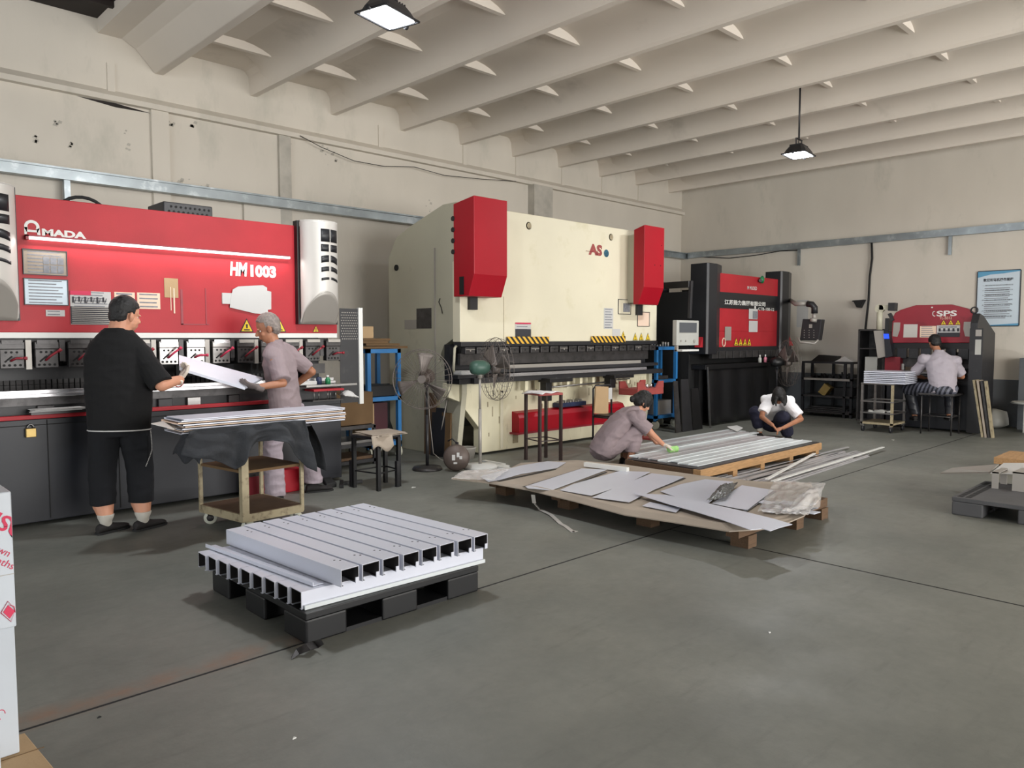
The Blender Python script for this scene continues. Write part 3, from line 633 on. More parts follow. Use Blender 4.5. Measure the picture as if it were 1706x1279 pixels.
# side frames: outline of the visible left side, traced on the plane X = 5.95
sd = [(757, 566), (760, 600), (764, 640), (800, 765)]
q = [PX(u, v, 5.95) for u, v in ((648, 432), (667, 402), (700, 386), (756, 374))]
def side(x, d=.08):
    P_ = [V((x, 7.12, 0)), V((x, 8.3, 0)), V((x, 8.52, .35)), V((x, 8.52, q[0].z)), V((x, 8.35, q[1].z+.05)), V((x, 8.0, q[2].z+.1)), V((x, 7.35, 3.12)), V((x, 7.1, 3.12)), V((x, 7.1, 1.5)), V((x, 7.35, 1.38)), V((x, 7.45, 1.2)), V((x, 7.35, 1.02)), V((x, 7.0, .98)), V((x, 7.0, .8))]
    return MB().prism(P_, (d, 0, 0))
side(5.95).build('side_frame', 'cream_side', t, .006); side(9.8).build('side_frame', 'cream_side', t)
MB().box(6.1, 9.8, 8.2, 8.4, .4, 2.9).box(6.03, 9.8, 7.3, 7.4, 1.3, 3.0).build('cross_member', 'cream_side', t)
# small things on the side face
for uv, mt in (((674, 533, 694, 548), 'silver_flat'), ((694, 514, 719, 547), 'dsteel')):
    a, b = PX(uv[0], uv[1], 5.95), PX(uv[2], uv[3], 5.95); decal('rating_plate', a, b, .0, mt, t, 'X')
p = PX(661, 446, 5.95); MB().cyl((5.95, p.y, p.z), (5.935, p.y, p.z), .04, n=16).build('lifting_hole', 'blackm', t)
MB().tube([PX(u, v, 5.93) for u, v in ((733, 497), (731, 503), (735, 512), (737, 522))], .006).build('loose_lead', 'rubber', t)
MB().box(5.93, 5.95, 7.5, 7.51, .3, 2.6).build('side_seam', 'silver_flat', t)
# end clamp column, C-throat tube
MB().tube([(5.86, 7.0, 1.38), (5.82, 6.98, 1.36), (5.80, 6.98, 1.1), (5.84, 6.98, .98)], .016).build('drop_tube', 'cream_side', t)
# red covers
def as_cover(x0, x1, y1=6.97):
    y0, zb, zt = 6.60, 1.97, 3.115
    pr = [(x0, y0, 3.115), (x0, y1, 3.06), (x0, y1, zb), (x0, y0+.10, zb), (x0, y0, 2.22)]
    c = MB().prism(pr, (x1-x0, 0, 0)).build('cylinder_cover', 'red2', t, .006)
    return c
c = as_cover(5.80, 6.33); MB().box(5.795, 5.80, 6.78, 6.86, 1.99, 2.2).build('cover_slot', 'blackm', c)
g = MB()
for i in range(4): g.cyl((5.79, 6.975, 2.5+i*.13), (5.81, 6.975, 2.5+i*.13), .03, n=10)
g.build('cover_hinge', 'black', c)
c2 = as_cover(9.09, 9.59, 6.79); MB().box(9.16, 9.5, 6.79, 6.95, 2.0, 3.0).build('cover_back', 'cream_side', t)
g = MB()
for x, z in ((9.35, 2.55), (9.5, 2.55), (9.52, 2.85)): g.cyl((x, 6.6, z), (x, 6.596, z), .008, n=8)
g.build('screw', 'blackm', c2)
for x in (6.06, 9.42): MB().box(x-.06, x+.06, 6.9, 7.0, 1.82, 2.0).build('ram_joint', 'char', t)
# lower ram rail, clamps, tools
B(5.88, 9.92, F2-.02, F2+.12, 1.375, 1.43).build('clamp_rail', 'char', t, .004)
for i in range(21):
    x = 5.92+i*.188
    c = MB().box(x, x+.155, F2-.05, F2+.03, 1.285, 1.365).build('tool_clamp', 'dsteel', t, .005)
    MB().box(x+.005, x+.15, F2-.056, F2-.05, 1.335, 1.342).cyl((x+.078, F2-.056, 1.325), (x+.078, F2-.05, 1.325), .01, n=8).build('clamp_bolt', 'silver_flat' if i % 3 == 0 else 'black', c)
B(5.88, 9.7, F2, F2+.05, 1.15, 1.29).build('punch', 'dsteel', t)
B(5.88, 9.9, F2+.2, F2+.3, .95, 1.4).build('back_gauge', 'char', t)
MB().box(6.5, 9.5, F2-.01, F2+.04, 1.09, 1.135).build('die', 'silver_flat', t)
B(5.9, 9.9, F2-.05, F2+.1, 1.045, 1.09).build('die_holder', 'char', t)
MB().box(6.55, 9.45, F2-.16, F2-.05, .995, 1.035).build('die_rail', 'shine', t, .003)
B(5.75, 9.9, F2-.14, F2+.1, .93, .995).build('table_beam', 'char', t, .004)
for x, w_, z in ((7.18, .11, .55), (8.52, .12, .66)): MB().box(x, x+w_, F2-.2, F2-.08, z+.1, .95).box(x-.03, x+w_+.3, F2-.3, F2-.08, .9, .95).build('support_bracket', 'black', t, .004)
MB().cyl((7.3, F2-.1, .82), (8.55, F2-.1, .84), .012).cyl((8.6, F2-.1, .86), (9.1, F2-.1, .87), .01).build('guide_rod', 'steel', t)
g = MB()
for i in range(9): x = 6.9+i*.27; g.box(x, x+.05, F2-.09, F2, .80, .92)
g.build('wedge_block', 'cream_old', t)
# front base plate
fp = [(5.78, F2+.1, .93), (9.9, F2+.1, .93), (9.82, F2+.1, .62), (9.45, F2+.1, .3), (9.45, F2+.1, .03), (6.28, F2+.1, .03), (6.28, F2+.1, .34), (5.95, F2+.1, .70), (5.78, F2+.1, .76)]
MB().prism(fp, (0, .12, 0)).build('lower_bed', 'cream_old', t, .006)
MB().box(6.62, 6.67, F2+.08, F2+.1, .05, .80).prism([(6.62, F2+.08, .8), (6.8, F2+.08, .82), (6.8, F2+.08, .8), (6.66, F2+.08, .77)], (0, .02, 0)).build('stiffener', 'cream', t)
MB().box(6.86, 6.95, F2+.09, F2+.1, .1, .28).cyl((6.9, F2+.1, .38), (6.9, F2+.094, .38), .05, n=16).build('cutout', 'rust', t)
st = MB(); r_ = random.Random(5)
for i in range(26):
    x = 6.4+r_.random()*3.2; z = .2+r_.random()*.6; st.box(x, x+.012, F2+.096, F2+.1, z, z+.03+.1*r_.random())
st.build('oil_stain', 'rust', t)
a, b = PY(866, 705, F2-.05), PY(1042, 690, F2-.05)
x0, x1 = a.x, b.x
MB().prism([(x0, F2+.1, .52), (x0, F2-.0, .50), (x0, F2-.04, .44), (x0, F2-.04, .25), (x0, F2+.1, .23)], (x1-x0, 0, 0)).build('step_box', 'red2', t, .004)
B(x0-.04, x1+.06, F2-.04, F2+.1, .225, .25).build('step_lip', 'red3', t)
# hazard strips
for q0, q1 in (((845, 562), (915, 572)), ((986, 561), (1042, 570))):
    a, b = PY(*q0, F2-.03), PY(*q1, F2-.03); B(a.x, b.x, F2-.03, F2-.02, b.z, a.z+.01).build('hazard_strip', 'hazard', t)
a, b = PY(978, 424, F2), PY(1001, 408, F2); text('AS', (a.x+.03, F2, a.z), b.x-a.x, b.z-a.z, 'brick', t, '-Y', .06); MB().bar((a.x-.03, F2-.002, a.z+.05), (a.x+.12, F2-.002, a.z+.05), .025, .003).build('lettering', 'brick', t)
p = PY(1010, 422, F2); MB().cyl((p.x, F2, p.z), (p.x, F2-.004, p.z), .055, n=20).build('round_badge', 'teal', t); MB().bar((p.x-.04, F2-.005, p.z-.01), (p.x+.04, F2-.005, p.z+.015), .014, .002).bar((p.x-.03, F2-.005, p.z-.035), (p.x+.03, F2-.005, p.z-.02), .01, .002).build('badge_mark', 'slate', t)
for u, v in ((881, 376), (1018, 395)): p = PY(u, v, F2); MB().lathe((p.x, F2, p.z), [(.0, -.01), (.045, -.01), (.05, .0)], 16, 0, (0, -1, 0)).cyl((p.x, F2-.008, p.z), (p.x, F2-.004, p.z), .04, n=12).build('lifting_hole', 'rust', t)
def asdoc(q0, q1, mat, n=0, frame=None):
    a, b = PY(*q0, F2), PY(*q1, F2); decal('document', a, b, .001, mat, t)
    if frame:
        f = MB(); s = .008
        for r_ in ((a.x-s, a.x, b.z-s, a.z+s), (b.x, b.x+s, b.z-s, a.z+s), (a.x, b.x, a.z, a.z+s), (a.x, b.x, b.z-s, b.z)): f.box(r_[0], r_[1], F2-.01, F2, r_[2], r_[3])
        f.build('document_frame', frame, t)
    if n: doc_lines(t, a, b, 'Y', n, 'inkg')
asdoc((858, 537), (884, 561), 'paper', 5); a, b = PY(858, 537, F2), PY(884, 540, F2); decal('red_heading', a, b, .005, 'inkr', t); a, b = PY(858, 548, F2), PY(884, 561, F2); decal('dark_print', a, b, .005, 'ink', t)
asdoc((1006, 513), (1021, 548), 'paper', 8); asdoc((1030, 499), (1050, 523), 'cream', 0, 'slate'); a, b = PY(1038, 505, F2), PY(1049, 520, F2); decal('dark_print', a, b, .004, 'inkg', t)
asdoc((1062, 520), (1081, 543), 'paperc', 0, 'slate'); asdoc((1020, 548), (1033, 560), 'paper', 0)
for u in (1058, 1068, 1079): warn_tri(PY(u, 567, F2), .125, t)
warn_tri(PY(1038, 561, F2), .09, t)
B(5.93, 6.0, F2-.2, F2-.02, .93, 1.0).build('end_stop', 'char', t); MB().box(5.70, 5.98, F2-.17, F2, 1.0, 1.04).build('small_shelf', 'char', t)
tag(MB().box(5.76, 5.98, F2-.16, F2-.02, 1.042, 1.075).box(5.77, 5.96, F2-.15, F2-.03, 1.075, 1.09).build('paper_box', 'paper', None, .006), 'small white box resting at the left end of the cream press brake table', 'box')

# things on and around it
a, b = PY(938, 671, 6.85), PY(983, 685, 6.85)
g = thing('parts_bin', 'dark blue parts bin lying on the red step box of the cream machine', 'bin', (a.x+.25, 6.97, .53)); MB().box(a.x, b.x, 6.92, 7.04, .525, .585).build('bin_body', 'navy', g, .006)
k = MB()
for i in range(9): k.box(a.x+.02+i*.055, a.x+.045+i*.055, 6.93, 7.03, .585, .595+.012*(i % 3))
k.build('small_parts', 'silver_flat', g)

# cream/black stool in front
def stool(name, label, cat, P4, seat_z, seat_mats, rungs=(.3,), leg='char', r=.014, splay=0, top=None, seat_t=.03):
    """P4: four floor points"""
    c = sum((V((p[0], p[1], 0)) for p in P4), V())/4
    t = thing(name, label, cat, (c.x, c.y, 0))
    tp = [V((c.x+(p[0]-c.x)*(1-splay), c.y+(p[1]-c.y)*(1-splay), seat_z)) for p in P4]
    for p, q in zip(P4, tp): MB().bar((p[0], p[1], 0), q, r*2, r*2, up=(1, 0, 0)).build('leg', leg, t)
    rg = MB()
    for h in rungs:
        for i in range(4):
            f = h/seat_z; a = V((P4[i][0], P4[i][1], 0)).lerp(tp[i], f); b = V((P4[(i+1) % 4][0], P4[(i+1) % 4][1], 0)).lerp(tp[(i+1) % 4], f); rg.bar(a, b, .012)
    rg.build('rung', leg, t)
    ex = 1.12
    q = [V((c.x+(p.x-c.x)*ex, c.y+(p.y-c.y)*ex, seat_z)) for p in tp]
    MB().prism(q, (0, 0, seat_t)).build('seat', seat_mats, t, .005)
    return t, q
s1, q1 = stool('stool', 'black steel stool with folded cardboard on its seat in front of the red machine', 'stool', [(4.12, 6.1), (4.4, 6.16), (4.42, 6.42), (4.05, 6.42)], .5, 'char', (.17,), 'black', .018)
cbd = MB(); c = V((4.26, 6.27, .53))
for i, (rt, s_, dz) in enumerate(((.1, .2, 0), (.25, .185, .008), (-.1, .19, .016))):
    pts = [c+Matrix.Rotation(rt, 3, 'Z') @ V((x*s_, y*s_, dz)) for x, y in ((-1, -1), (1, -.9), (1.05, 1), (-.95, 1))]; cbd.prism(pts, (0, 0, .006))
cbd.grid(lambda u, v: V((4.03+.24*u, 6.08-.03*v, .545-.13*v*(1-.25*math.sin(u*7)))), 10, 4, .004, 0, (0, 1, 0))
tag(cbd.build('folded_cardboard', 'cardl'), 'folded torn cardboard pad lying on the black stool', 'cardboard')
# two black upright brackets beside the stool legs
s2, q2 = stool('tall_stool', 'tall thin dark stool with a pale cloth on top before the cream machine', 'stool', [(6.40, 6.12), (6.68, 6.04), (6.76, 6.36), (6.47, 6.42)], .80, 'brick', (.26,), 'rust', .016)
for ch in s2.children:
    if ch.name.startswith(('leg', 'rung')): ch.data.materials[0] = pm('brown_black_paint', (58, 44, 42), .5) if not bpy.data.materials.get('brown_black_paint') else bpy.data.materials['brown_black_paint']
cl = MB().grid(lambda u, v: V((6.37+.3*u, 6.05+.34*v, .84+.008*math.sin(9*u+4*v)-.06*max(0, .25-u))), 12, 10, .006)
tag(cl.build('pale_cloth', 'whitecot'), 'pale folded cloth lying on top of the tall dark stool', 'cloth')
# chair with cardboard back
g = thing('chair', 'dark metal frame chair with a cardboard pad on its back beside the crouching worker', 'chair', (8.1, 6.55, 0))
X0, X1, Yb, Yf = 7.98, 8.38, 6.62, 6.25
MB().tube([(X0, Yb, 0), (X0, Yb, .78), (X0+.05, Yb, .82), (X1-.05, Yb, .82), (X1, Yb, .78), (X1, Yb, 0)], .014).build('back_frame', 'char', g)
for x_ in (X0, X1): MB().tube([(x_, Yb, .4), (x_, Yf, .4), (x_, Yf, .2), (x_, Yf, 0)], .014).build('leg', 'char', g)
B(X0, X1, Yf, Yb, .4, .43).build('seat', 'black', g, .006)
a, b = PY(987, 662, 6.6), PY(1018, 708, 6.6)
MB().prism([(X0-.03, 6.59, .45), (X0+.27, 6.59, .42), (X0+.27, 6.59, .80), (X0-.0, 6.59, .82)], (0, -.02, 0)).build('backrest', 'card', g)
MB().box(X1-.09, X1-.01, 6.6, 6.61, .62, .78).build('white_tag', 'paper', g)
# red roller stand
g = thing('tool_stand', 'rust red pedestal tray stand beside the cream machine, behind the crouching worker', 'stand', (9.03, 6.5, 0))
GX, GY, GZ = .10, .08, -.14
B(8.67, 9.30, 6.38, 6.72, .66, .75).build('tray', 'brick', g, .006)
for y_ in (6.38, 6.70):
    MB().prism([(8.67, y_, .75), (8.67, y_, .85), (8.80, y_, .85), (8.88, y_, .75)], (0, .02, 0)).build('tray_wall', 'brick', g)
    MB().prism([(9.30, y_, .75), (9.30, y_, .85), (9.18, y_, .85), (9.10, y_, .75)], (0, .02, 0)).build('tray_wall', 'brick', g)
MB().cyl((9.0, 6.55, .02), (9.0, 6.55, .66), .035).build('pole', 'brick', g); MB().box(8.75, 9.25, 6.52, 6.58, 0, .03).box(8.97, 9.03, 6.3, 6.8, 0, .03).build('base', 'brick', g)
k = MB()
for i in range(4): k.cyl((8.85+.1*i, 6.5, .75), (8.85+.1*i, 6.5, .80), .02)
tag(k.build('metal_parts', 'shine'), 'a few small metal parts standing in the rust red tray', 'parts', None, 'stuff')

# blue carts
def blue_cart(x0, x1, y0, y1, ztop, shelves, label, grp='blue tool carts'):
    t = thing('tool_cart', label, 'cart', ((x0+x1)/2, (y0+y1)/2, 0), grp)
    for x in (x0, x1-.05):
        for y in (y0, y1-.05): B(x, x+.05, y, y+.05, .13, ztop).build('post', 'blue', t)
    for z in shelves: MB().box(x0, x1, y0, y1, z-.05, z).build('shelf', 'blue', t)
    for x in (x0+.03, x1-.03):
        for y in (y0+.03, y1-.03):
            c = MB().cyl((x-.015, y, .07), (x+.015, y, .07), .07, n=20).cyl((x-.02, y, .07), (x-.017, y, .07), .03).build('caster', 'wheel', t)
            MB().box(x-.025, x+.025, y-.03, y+.03, .12, .15).build('caster_fork', 'dsteel', c)
    return t
x0 = PY(612, 600, 7.7).x; x1 = PY(668, 600, 7.7).x
ta = blue_cart(x0, x1, 7.7, 8.2, 1.345, (1.345, .76, .2), 'blue steel tool cart between the red and the cream press brakes', None)
tag(B(x0+.06, x1-.08, 7.72, 8.1, .762, .90).build('black_tray', 'black', None, .01), 'black tray on the middle shelf of the left blue cart', 'tray')
tag(B(x0+.03, x0+.12, 7.75, 8.1, .21, .68).build('cardboard_sheet', 'card', None), 'brown cardboard standing in the lower shelf of the left blue cart', 'cardboard')
tag(B(x0+.14, x1-.14, 7.8, 8.1, .21, .68).build('dark_red_box', pm('maroon_box_paint', (62, 14, 26), .5)), 'dark maroon box in the lower shelf of the left blue cart', 'box')
tag(B(x0+.05, x0+.13, 7.95, 8.1, .763, 1.25).build('cardboard_sheet', 'card', None) if False else B(x0+.06, x0+.15, 8.12, 8.15, .765, 1.27).build('cardboard_sheet', 'card'), 'brown cardboard strip standing on the middle shelf of the left blue cart', 'cardboard')
for i, (xa, xb, z) in enumerate(((x0-.05, x1+.14, 1.35), (x0+.02, x1+.02, 1.385), (x0-.08, x1-.15, 1.415), (x0-.02, x1-.12, 1.445))):
    tag(B(xa, xb, 7.75, 8.15, z, z+.028).build('brown_board', 'brown'), ('brown board on top of the left blue cart, widest and lowest of the pile', 'brown board second from the bottom on the left blue cart', 'brown board third from the bottom on the left blue cart', 'brown board topmost of the pile on the left blue cart')[i], 'board', 'brown boards on the blue cart')
bx = thing('cardboard_box', 'yellowish box on top of the brown boards by the perforated guard', 'box', (x0+.1, 7.95, 1.475)); B(x0-.03, x0+.16, 7.8, 8.1, 1.475, 1.62).build('box_body', 'card', bx, .004)
tag(B(4.45, 5.0, 7.5, 7.95, .475, .85).build('large_carton', 'brown', None, .006), 'large brown carton behind the perforated guard, right of the red machine', 'box')
rk = thing('low_rack', 'low dark rack carrying the brown carton behind the black stool', 'rack', (4.8, 7.7, 0))
for z in (.46, .25, .06): B(4.42, 5.0, 7.45, 8.0, z-.03, z+.01).build('shelf', 'dsteel' if z > .4 else 'char', rk)
for x in (4.42, 4.97):
    for y in (7.45, 7.97): B(x, x+.03, y, y+.03, 0, .46).build('post', 'char', rk)
for i, (z, l) in enumerate(((.262, 'long steel plate on the middle shelf of the low dark rack'), (.072, 'brown plank on the bottom shelf of the low dark rack'))): tag(B(4.4, 5.0, 7.48, 7.9, z, z+.03).build('plate', 'steel' if i == 0 else 'woodd'), l, 'plate')
x0 = PY(1094, 600, 7.05).x; x1 = PY(1129, 600, 7.05).x
tb = blue_cart(x0, x1, 7.05, 7.4, 1.33, (1.33, .80, .22), 'blue steel tool cart between the cream machine and the white pendant panel', None)
tag(B(x0+.1, x0+.4, 7.1, 7.3, .802, .86).build('tool_box', 'dsteel'), 'grey tool case on the middle shelf of the right blue cart', 'case')
tag(B(x0+.15, x1-.07, 7.12, 7.33, .222, .45).build('grey_carton', 'silver_flat'), 'grey carton on the bottom shelf of the right blue cart', 'box')
k = MB(); r_ = random.Random(2)
for i in range(7): xx = x0+.08+i*.075; k.cyl((xx, 7.2, 1.332), (xx, 7.2, 1.36+.06*r_.random()), .016, n=8)
tag(k.build('small_parts', 'silver_flat'), 'cluster of small metal parts on top of the right blue cart', 'parts', None, 'stuff')

# fans
def cage(c, axis, R, r0, n=30, wr=.0016, depth=.16):
    c = V(c); d = V(axis).normalized(); x = d.orthogonal().normalized(); y = d.cross(x); mb = MB()
    for f, dd in ((1, 0), (.96, .06), (.96, -.06), (.3, depth/2), (.3, -depth/2)):
        mb.tube([c+d*dd+(x*math.cos(a)+y*math.sin(a))*R*f for a in [2*math.pi*i/36 for i in range(37)]], .004 if f == 1 else .0025, 5)
    for i in range(n):
        a = 2*math.pi*i/n; e = x*math.cos(a)+y*math.sin(a)
        for s_ in (-1, 1): mb.tube([c+e*r0+d*s_*depth/2, c+e*R*.55+d*s_*depth/2*.9, c+e*R*.93+d*s_*.06, c+e*R], wr, 4)
    return mb
def blades(c, axis, R, nb=3):
    c = V(c); d = V(axis).normalized(); x = d.orthogonal().normalized(); y = d.cross(x); mb = MB()
    for k in range(nb):
        a0 = 2*math.pi*k/nb
        def fn(u, v):
            a = a0+(v-.5)*.6*(.6+.4*u); rr = R*(.16+.72*u); return c+(x*math.cos(a)+y*math.sin(a))*rr+d*(v-.5)*.07
        mb.grid(fn, 6, 6, .003, 0, d)
    mb.cyl(c-d*.04, c+d*.04, .045); return mb
def fan(label, base, hz, axis, R, mats, base_r=.19, motor_side=1, basestyle='disc', grp=None):
    t = thing('pedestal_fan', label, 'fan', (base[0], base[1], 0)); b = V((base[0], base[1], 0)); d = V(axis).normalized()
    if basestyle == 'disc': MB().lathe(b, [(base_r, 0), (base_r, .015), (base_r*.9, .035), (.05, .05)], 32).build('base', mats[2], t)
    else: MB().bar(b+V((-.22, 0, .02)), b+V((.22, 0, .02)), .07, .03).bar(b+V((0, -.22, .02)), b+V((0, .22, .02)), .07, .03).build('base', mats[2], t)
    MB().cyl(b, b+V((0, 0, hz*.6)), .019).cyl(b+V((0, 0, hz*.55)), b+V((0, 0, hz-.06)), .014).build('pole', mats[1], t)
    MB().cyl(b+V((0, 0, hz-.1)), b+V((0, 0, hz)), .03).build('neck', mats[1], t)
    cc = b+V((0, 0, hz))+d*.2
    MB().lathe(b+V((0, 0, hz+.02))-d*.12, [(.02, 0), (.07, .02), (.085, .08), (.085, .16), (.06, .22), (.03, .24)], 20, 0, d).build('motor', mats[0], t)
    cage(cc, d, R, .06).build('cage', 'fan', t); blades(cc, d, R).build('blade', 'fan', t)
    return t
pf = PZ(712, 782)
ff = PY(709, 630, pf.y)
fan('dark industrial pedestal fan with a round base, standing left of the cream press brake', (pf.x, pf.y), ff.z, (-.78, -.62, .0), .33, ('reel', 'char', 'dsteel'), .17)
pf = PZ(800, 779)
fan('pedestal fan with a green motor and wire cage seen edge on, before the cream machine', (pf.x, pf.y), PY(803, 615, pf.y).z, (1, -.32, 0), .36, ('green', 'silver_flat', 'white'), .2, basestyle='disc')
tag(MB().tube([PZ(u, v, z) for u, v, z in ((713, 640, .9), (716, 700, .5), (722, 755, .12), (735, 766, .02), (752, 768, .02))], .005).build('fan_cord', 'silver_flat'), 'pale power cord curling from the left pedestal fan to the round motor on the floor', 'cord')
for i, (a_, b_) in enumerate((((842, 769), (812, 774)), ((866, 773), (800, 778)))): pass
for i, (u, v) in enumerate(((818, 772), (824, 775), (829, 779))):
    p = PZ(u, v); tag(MB().hull8([p+V((-.02, -.18, .001+i*.0)), p+V((.05, -.2, .001)), p+V((.06, .16, .001)), p+V((0, .16, .001)), p+V((-.02, -.18, .02)), p+V((.05, -.2, .02)), p+V((.06, .16, .02)), p+V((0, .16, .02))]).build('white_offcut', 'white'), ('white metal offcut on the floor, nearest the green fan pole', 'white metal offcut on the floor, middle one beside the green fan', 'white metal offcut on the floor, nearest the wrapped sheet pallet')[i], 'offcut', 'white offcuts at the green fan')
# third fan (far, edge on)
fan('dark pedestal fan seen edge on at the right end of the far black machine', (12.75, 6.35), 1.02, (.9, -.75, 0), .42, ('black', 'char', 'char'), .17)
# round motor / reel on the floor
p = PZ(763, 786); ax = V((-.65, -.72, .15)).normalized()
g = thing('round_motor', 'round brown motor housing with a torn white sticker on the floor by the fans', 'motor', (p.x, p.y, 0))
c = V((p.x+.03, p.y+.06, .15)); MB().lathe(c-ax*.07, [(.02, 0), (.10, .01), (.145, .05), (.148, .10), (.13, .135), (.02, .145)], 32, 0, ax).build('housing', 'reel', g)
xx = ax.cross(V((0, 0, 1))).normalized(); yy = xx.cross(ax)
stk = MB(); f0 = c+ax*.076
for (u, v, w_, h_) in ((-.02, .03, .03, .05), (.03, .0, .035, .06), (-.05, -.0, .03, .035), (.01, -.06, .04, .02)):
    stk.hull8([f0+xx*(u-w_/2)+yy*(v-h_/2), f0+xx*(u+w_/2)+yy*(v-h_/2), f0+xx*(u+w_/2)+yy*(v+h_/2), f0+xx*(u-w_/2)+yy*(v+h_/2)]+[q_+ax*.002 for q_ in (f0+xx*(u-w_/2)+yy*(v-h_/2), f0+xx*(u+w_/2)+yy*(v-h_/2), f0+xx*(u+w_/2)+yy*(v+h_/2), f0+xx*(u-w_/2)+yy*(v+h_/2))])
stk.build('sticker', 'paper', g)
MB().cyl(c-V((0, 0, .0)), c+V((.05, .05, .16)), .02).tube([c+V((.05, .05, .15)), c+V((.02, .1, .2)), c+V((0, .15, .17))], .008).build('carry_handle', 'char', g)
p = PZ(786, 765); tag(MB().lathe((p.x, p.y+.1, 0), [(.09, 0), (.12, .13), (.125, .14), (.1, .14), (.09, .13)], 24).build('pail', 'silver_flat'), 'shallow grey pail on the floor at the foot of the cream press brake', 'pail')
# leaning plates
for i, (u0, v0, w_, h_, mt, lb) in enumerate(((716, 757, .22, .78, 'woodd', 'brown plate leaning against the side of the cream machine, leftmost'), (728, 760, .25, .60, 'char', 'dark plate leaning against the side of the cream machine, middle'), (742, 762, .16, .55, 'brown', 'brown black board leaning at the front corner of the cream machine'), (737, 757, .1, .82, 'rust', 'tall speckled rusty strip leaning behind the dark plates'))):
    p = PZ(u0, v0); p2 = V((5.9, p.y+.12, h_)); d = (V((5.93, p.y+.05, h_))-V((p.x, p.y, 0)))
    a = V((p.x, p.y, 0)); s = V((.05, -1, 0)).normalized()*w_/2
    tag(MB().hull8([a-s, a+s, a+s+V((.02, 0, 0)), a-s+V((.02, 0, 0)), a-s+d, a+s+d, a+s+d+V((.02, 0, 0)), a-s+d+V((.02, 0, 0))]).build('leaning_plate', mt), lb, 'plate', 'plates leaning on the cream machine')
pts = [PY(746, 655, 6.9), PY(733, 720, 6.75), PY(728, 757, 6.7)]
tag(MB().cyl(PZ(728, 758, .005), V((5.93, 7.2, .95)), .008).build('thin_rod', 'silver_flat'), 'thin pale rod leaning across the dark plates', 'rod')

# ================================================================ BLACK AND RED PRESS BRAKE (far)
F3 = 6.68; FB = 6.9
t = thing('press_brake', 'black and red press brake with white Chinese lettering, far along the left wall', 'press brake', (12.6, 7.5, 0))
fx = lambda u: PY(u, 560, F3).x
fz = lambda v, u=1250: PY(u, v, F3).z
zt, zb, zk = fz(460), fz(577), fz(552)
B(fx(1186), fx(1304), F3, F3+.1, zk, zt).build('ram_panel', 'red', t, .006)
B(fx(1186), fx(1304), F3-.006, F3, fz(515, 1240), fz(489, 1240)).build('name_band', 'bplate', t)
MB().prism([(fx(1166), F3, zb), (fx(1322), F3, zb), (fx(1312), F3, zk), (fx(1174), F3, zk)], (0, .1, 0)).build('ram_skirt', 'red', t)
a, b = PY(1207, 503, F3-.006), PY(1275, 507, F3-.006); text('江苏扬力集团有限公司', (a.x, F3-.006, a.z-.04), b.x-a.x, .085, 'white', t, '-Y', .03)
a = PY(1263, 515, F3-.006); text('CTB-100-12', (a.x, F3-.006, a.z-.02), .6, .055, 'white', t, '-Y', .02)
p = PY(1258, 512, F3-.006); MB().cyl((p.x, F3-.006, p.z), (p.x, F3-.008, p.z), .03, n=10).build('lettering', 'white', t)
a = PY(1245, 482, F3); text('M MUDED', (a.x, F3, a.z), .34, .06, 'white', t, '-Y', .01)
def cover3(x0, x1, top, bot):
    d = F3-.08; w_ = x1-x0; h_ = top-bot
    pr = [(x0, F3+.25), (x0, d+.03), (x0+.03, d), (x0+w_*.45, d), (x1, d+.12), (x1, F3+.25)]
    mb = MB(); n_ = len(pr); ring = [[(x, y, z) for x, y in pr] for z in (bot, top)]
    ring[0] = [(x, y, bot) for x, y in pr]
    mb.add(ring[0]+ring[1], [(i, (i+1) % n_, (i+1) % n_+n_, i+n_) for i in range(n_)]+[tuple(range(n_-1, -1, -1)), tuple(range(n_, 2*n_))])
    mb.build('cylinder_cover', 'bplate', t, .005)
cover3(10.83, 11.45, PY(1178, 437, F3-.08).z, PY(1178, 590, F3-.08).z); cover3(13.37, 14.0, PY(1310, 452, F3-.08).z, PY(1310, 590, F3-.08).z)
B(10.84, 11.3, FB+.04, 8.3, .05, 2.24).build('side_cabinet', 'blackm', t, .01)
MB().box(11.3, 14.1, FB+.3, FB+.5, 0, 2.3).build('rear_frame', 'black', t)
B(13.95, 14.1, FB+.1, 8.3, 0, 2.35).build('side_frame', 'black', t); MB().cyl((11.0, 7.6, 2.24), (11.0, 7.6, 2.42), .12).build('oil_tank_cap', 'black', t)
B(10.95, 13.95, F3-.02, F3+.1, zb-.07, zb).build('clamp_rail', 'char', t)
for i in range(13):
    x = 11.05+i*.225; B(x, x+.19, F3-.05, F3+.02, zb-.19, zb-.07).build('tool_clamp', 'dsteel', t, .005)
B(11.0, 13.9, FB+.1, FB+.2, .9, 1.2).build('die_bed', 'blackm', t)
zs = fz(604)
MB().box(10.9, 14.0, FB-.24, FB+.12, zs-.08, zs).build('table', 'black', t, .006)
MB().box(11.0, 13.95, FB-.05, FB+.15, .03, zs-.08).build('lower_bed', 'blackm', t)
for q0, q1, mt in (((1207, 544), (1217, 567), 'silver_flat'), ((1247, 514), (1261, 532), 'paper'), ((1247, 534), (1261, 553), 'paper')):
    a, b = PY(*q0, F3), PY(*q1, F3); decal('document', a, b, .009, mt, t)
a, b = PY(1253, 518, F3), PY(1261, 531, F3); decal('dark_print', a, b, .014, 'inkg', t)
for i in range(4): warn_tri(PY(1226+i*7.3, 576, F3-.005), .15, t)
p = PY(1205, 570, F3); MB().tube([(p.x+.05*math.cos(a), F3-.01, p.z+.07*math.sin(a)) for a in [2*math.pi*i/16 for i in range(17)]], .008).build('hook_ring', 'paperc', t)
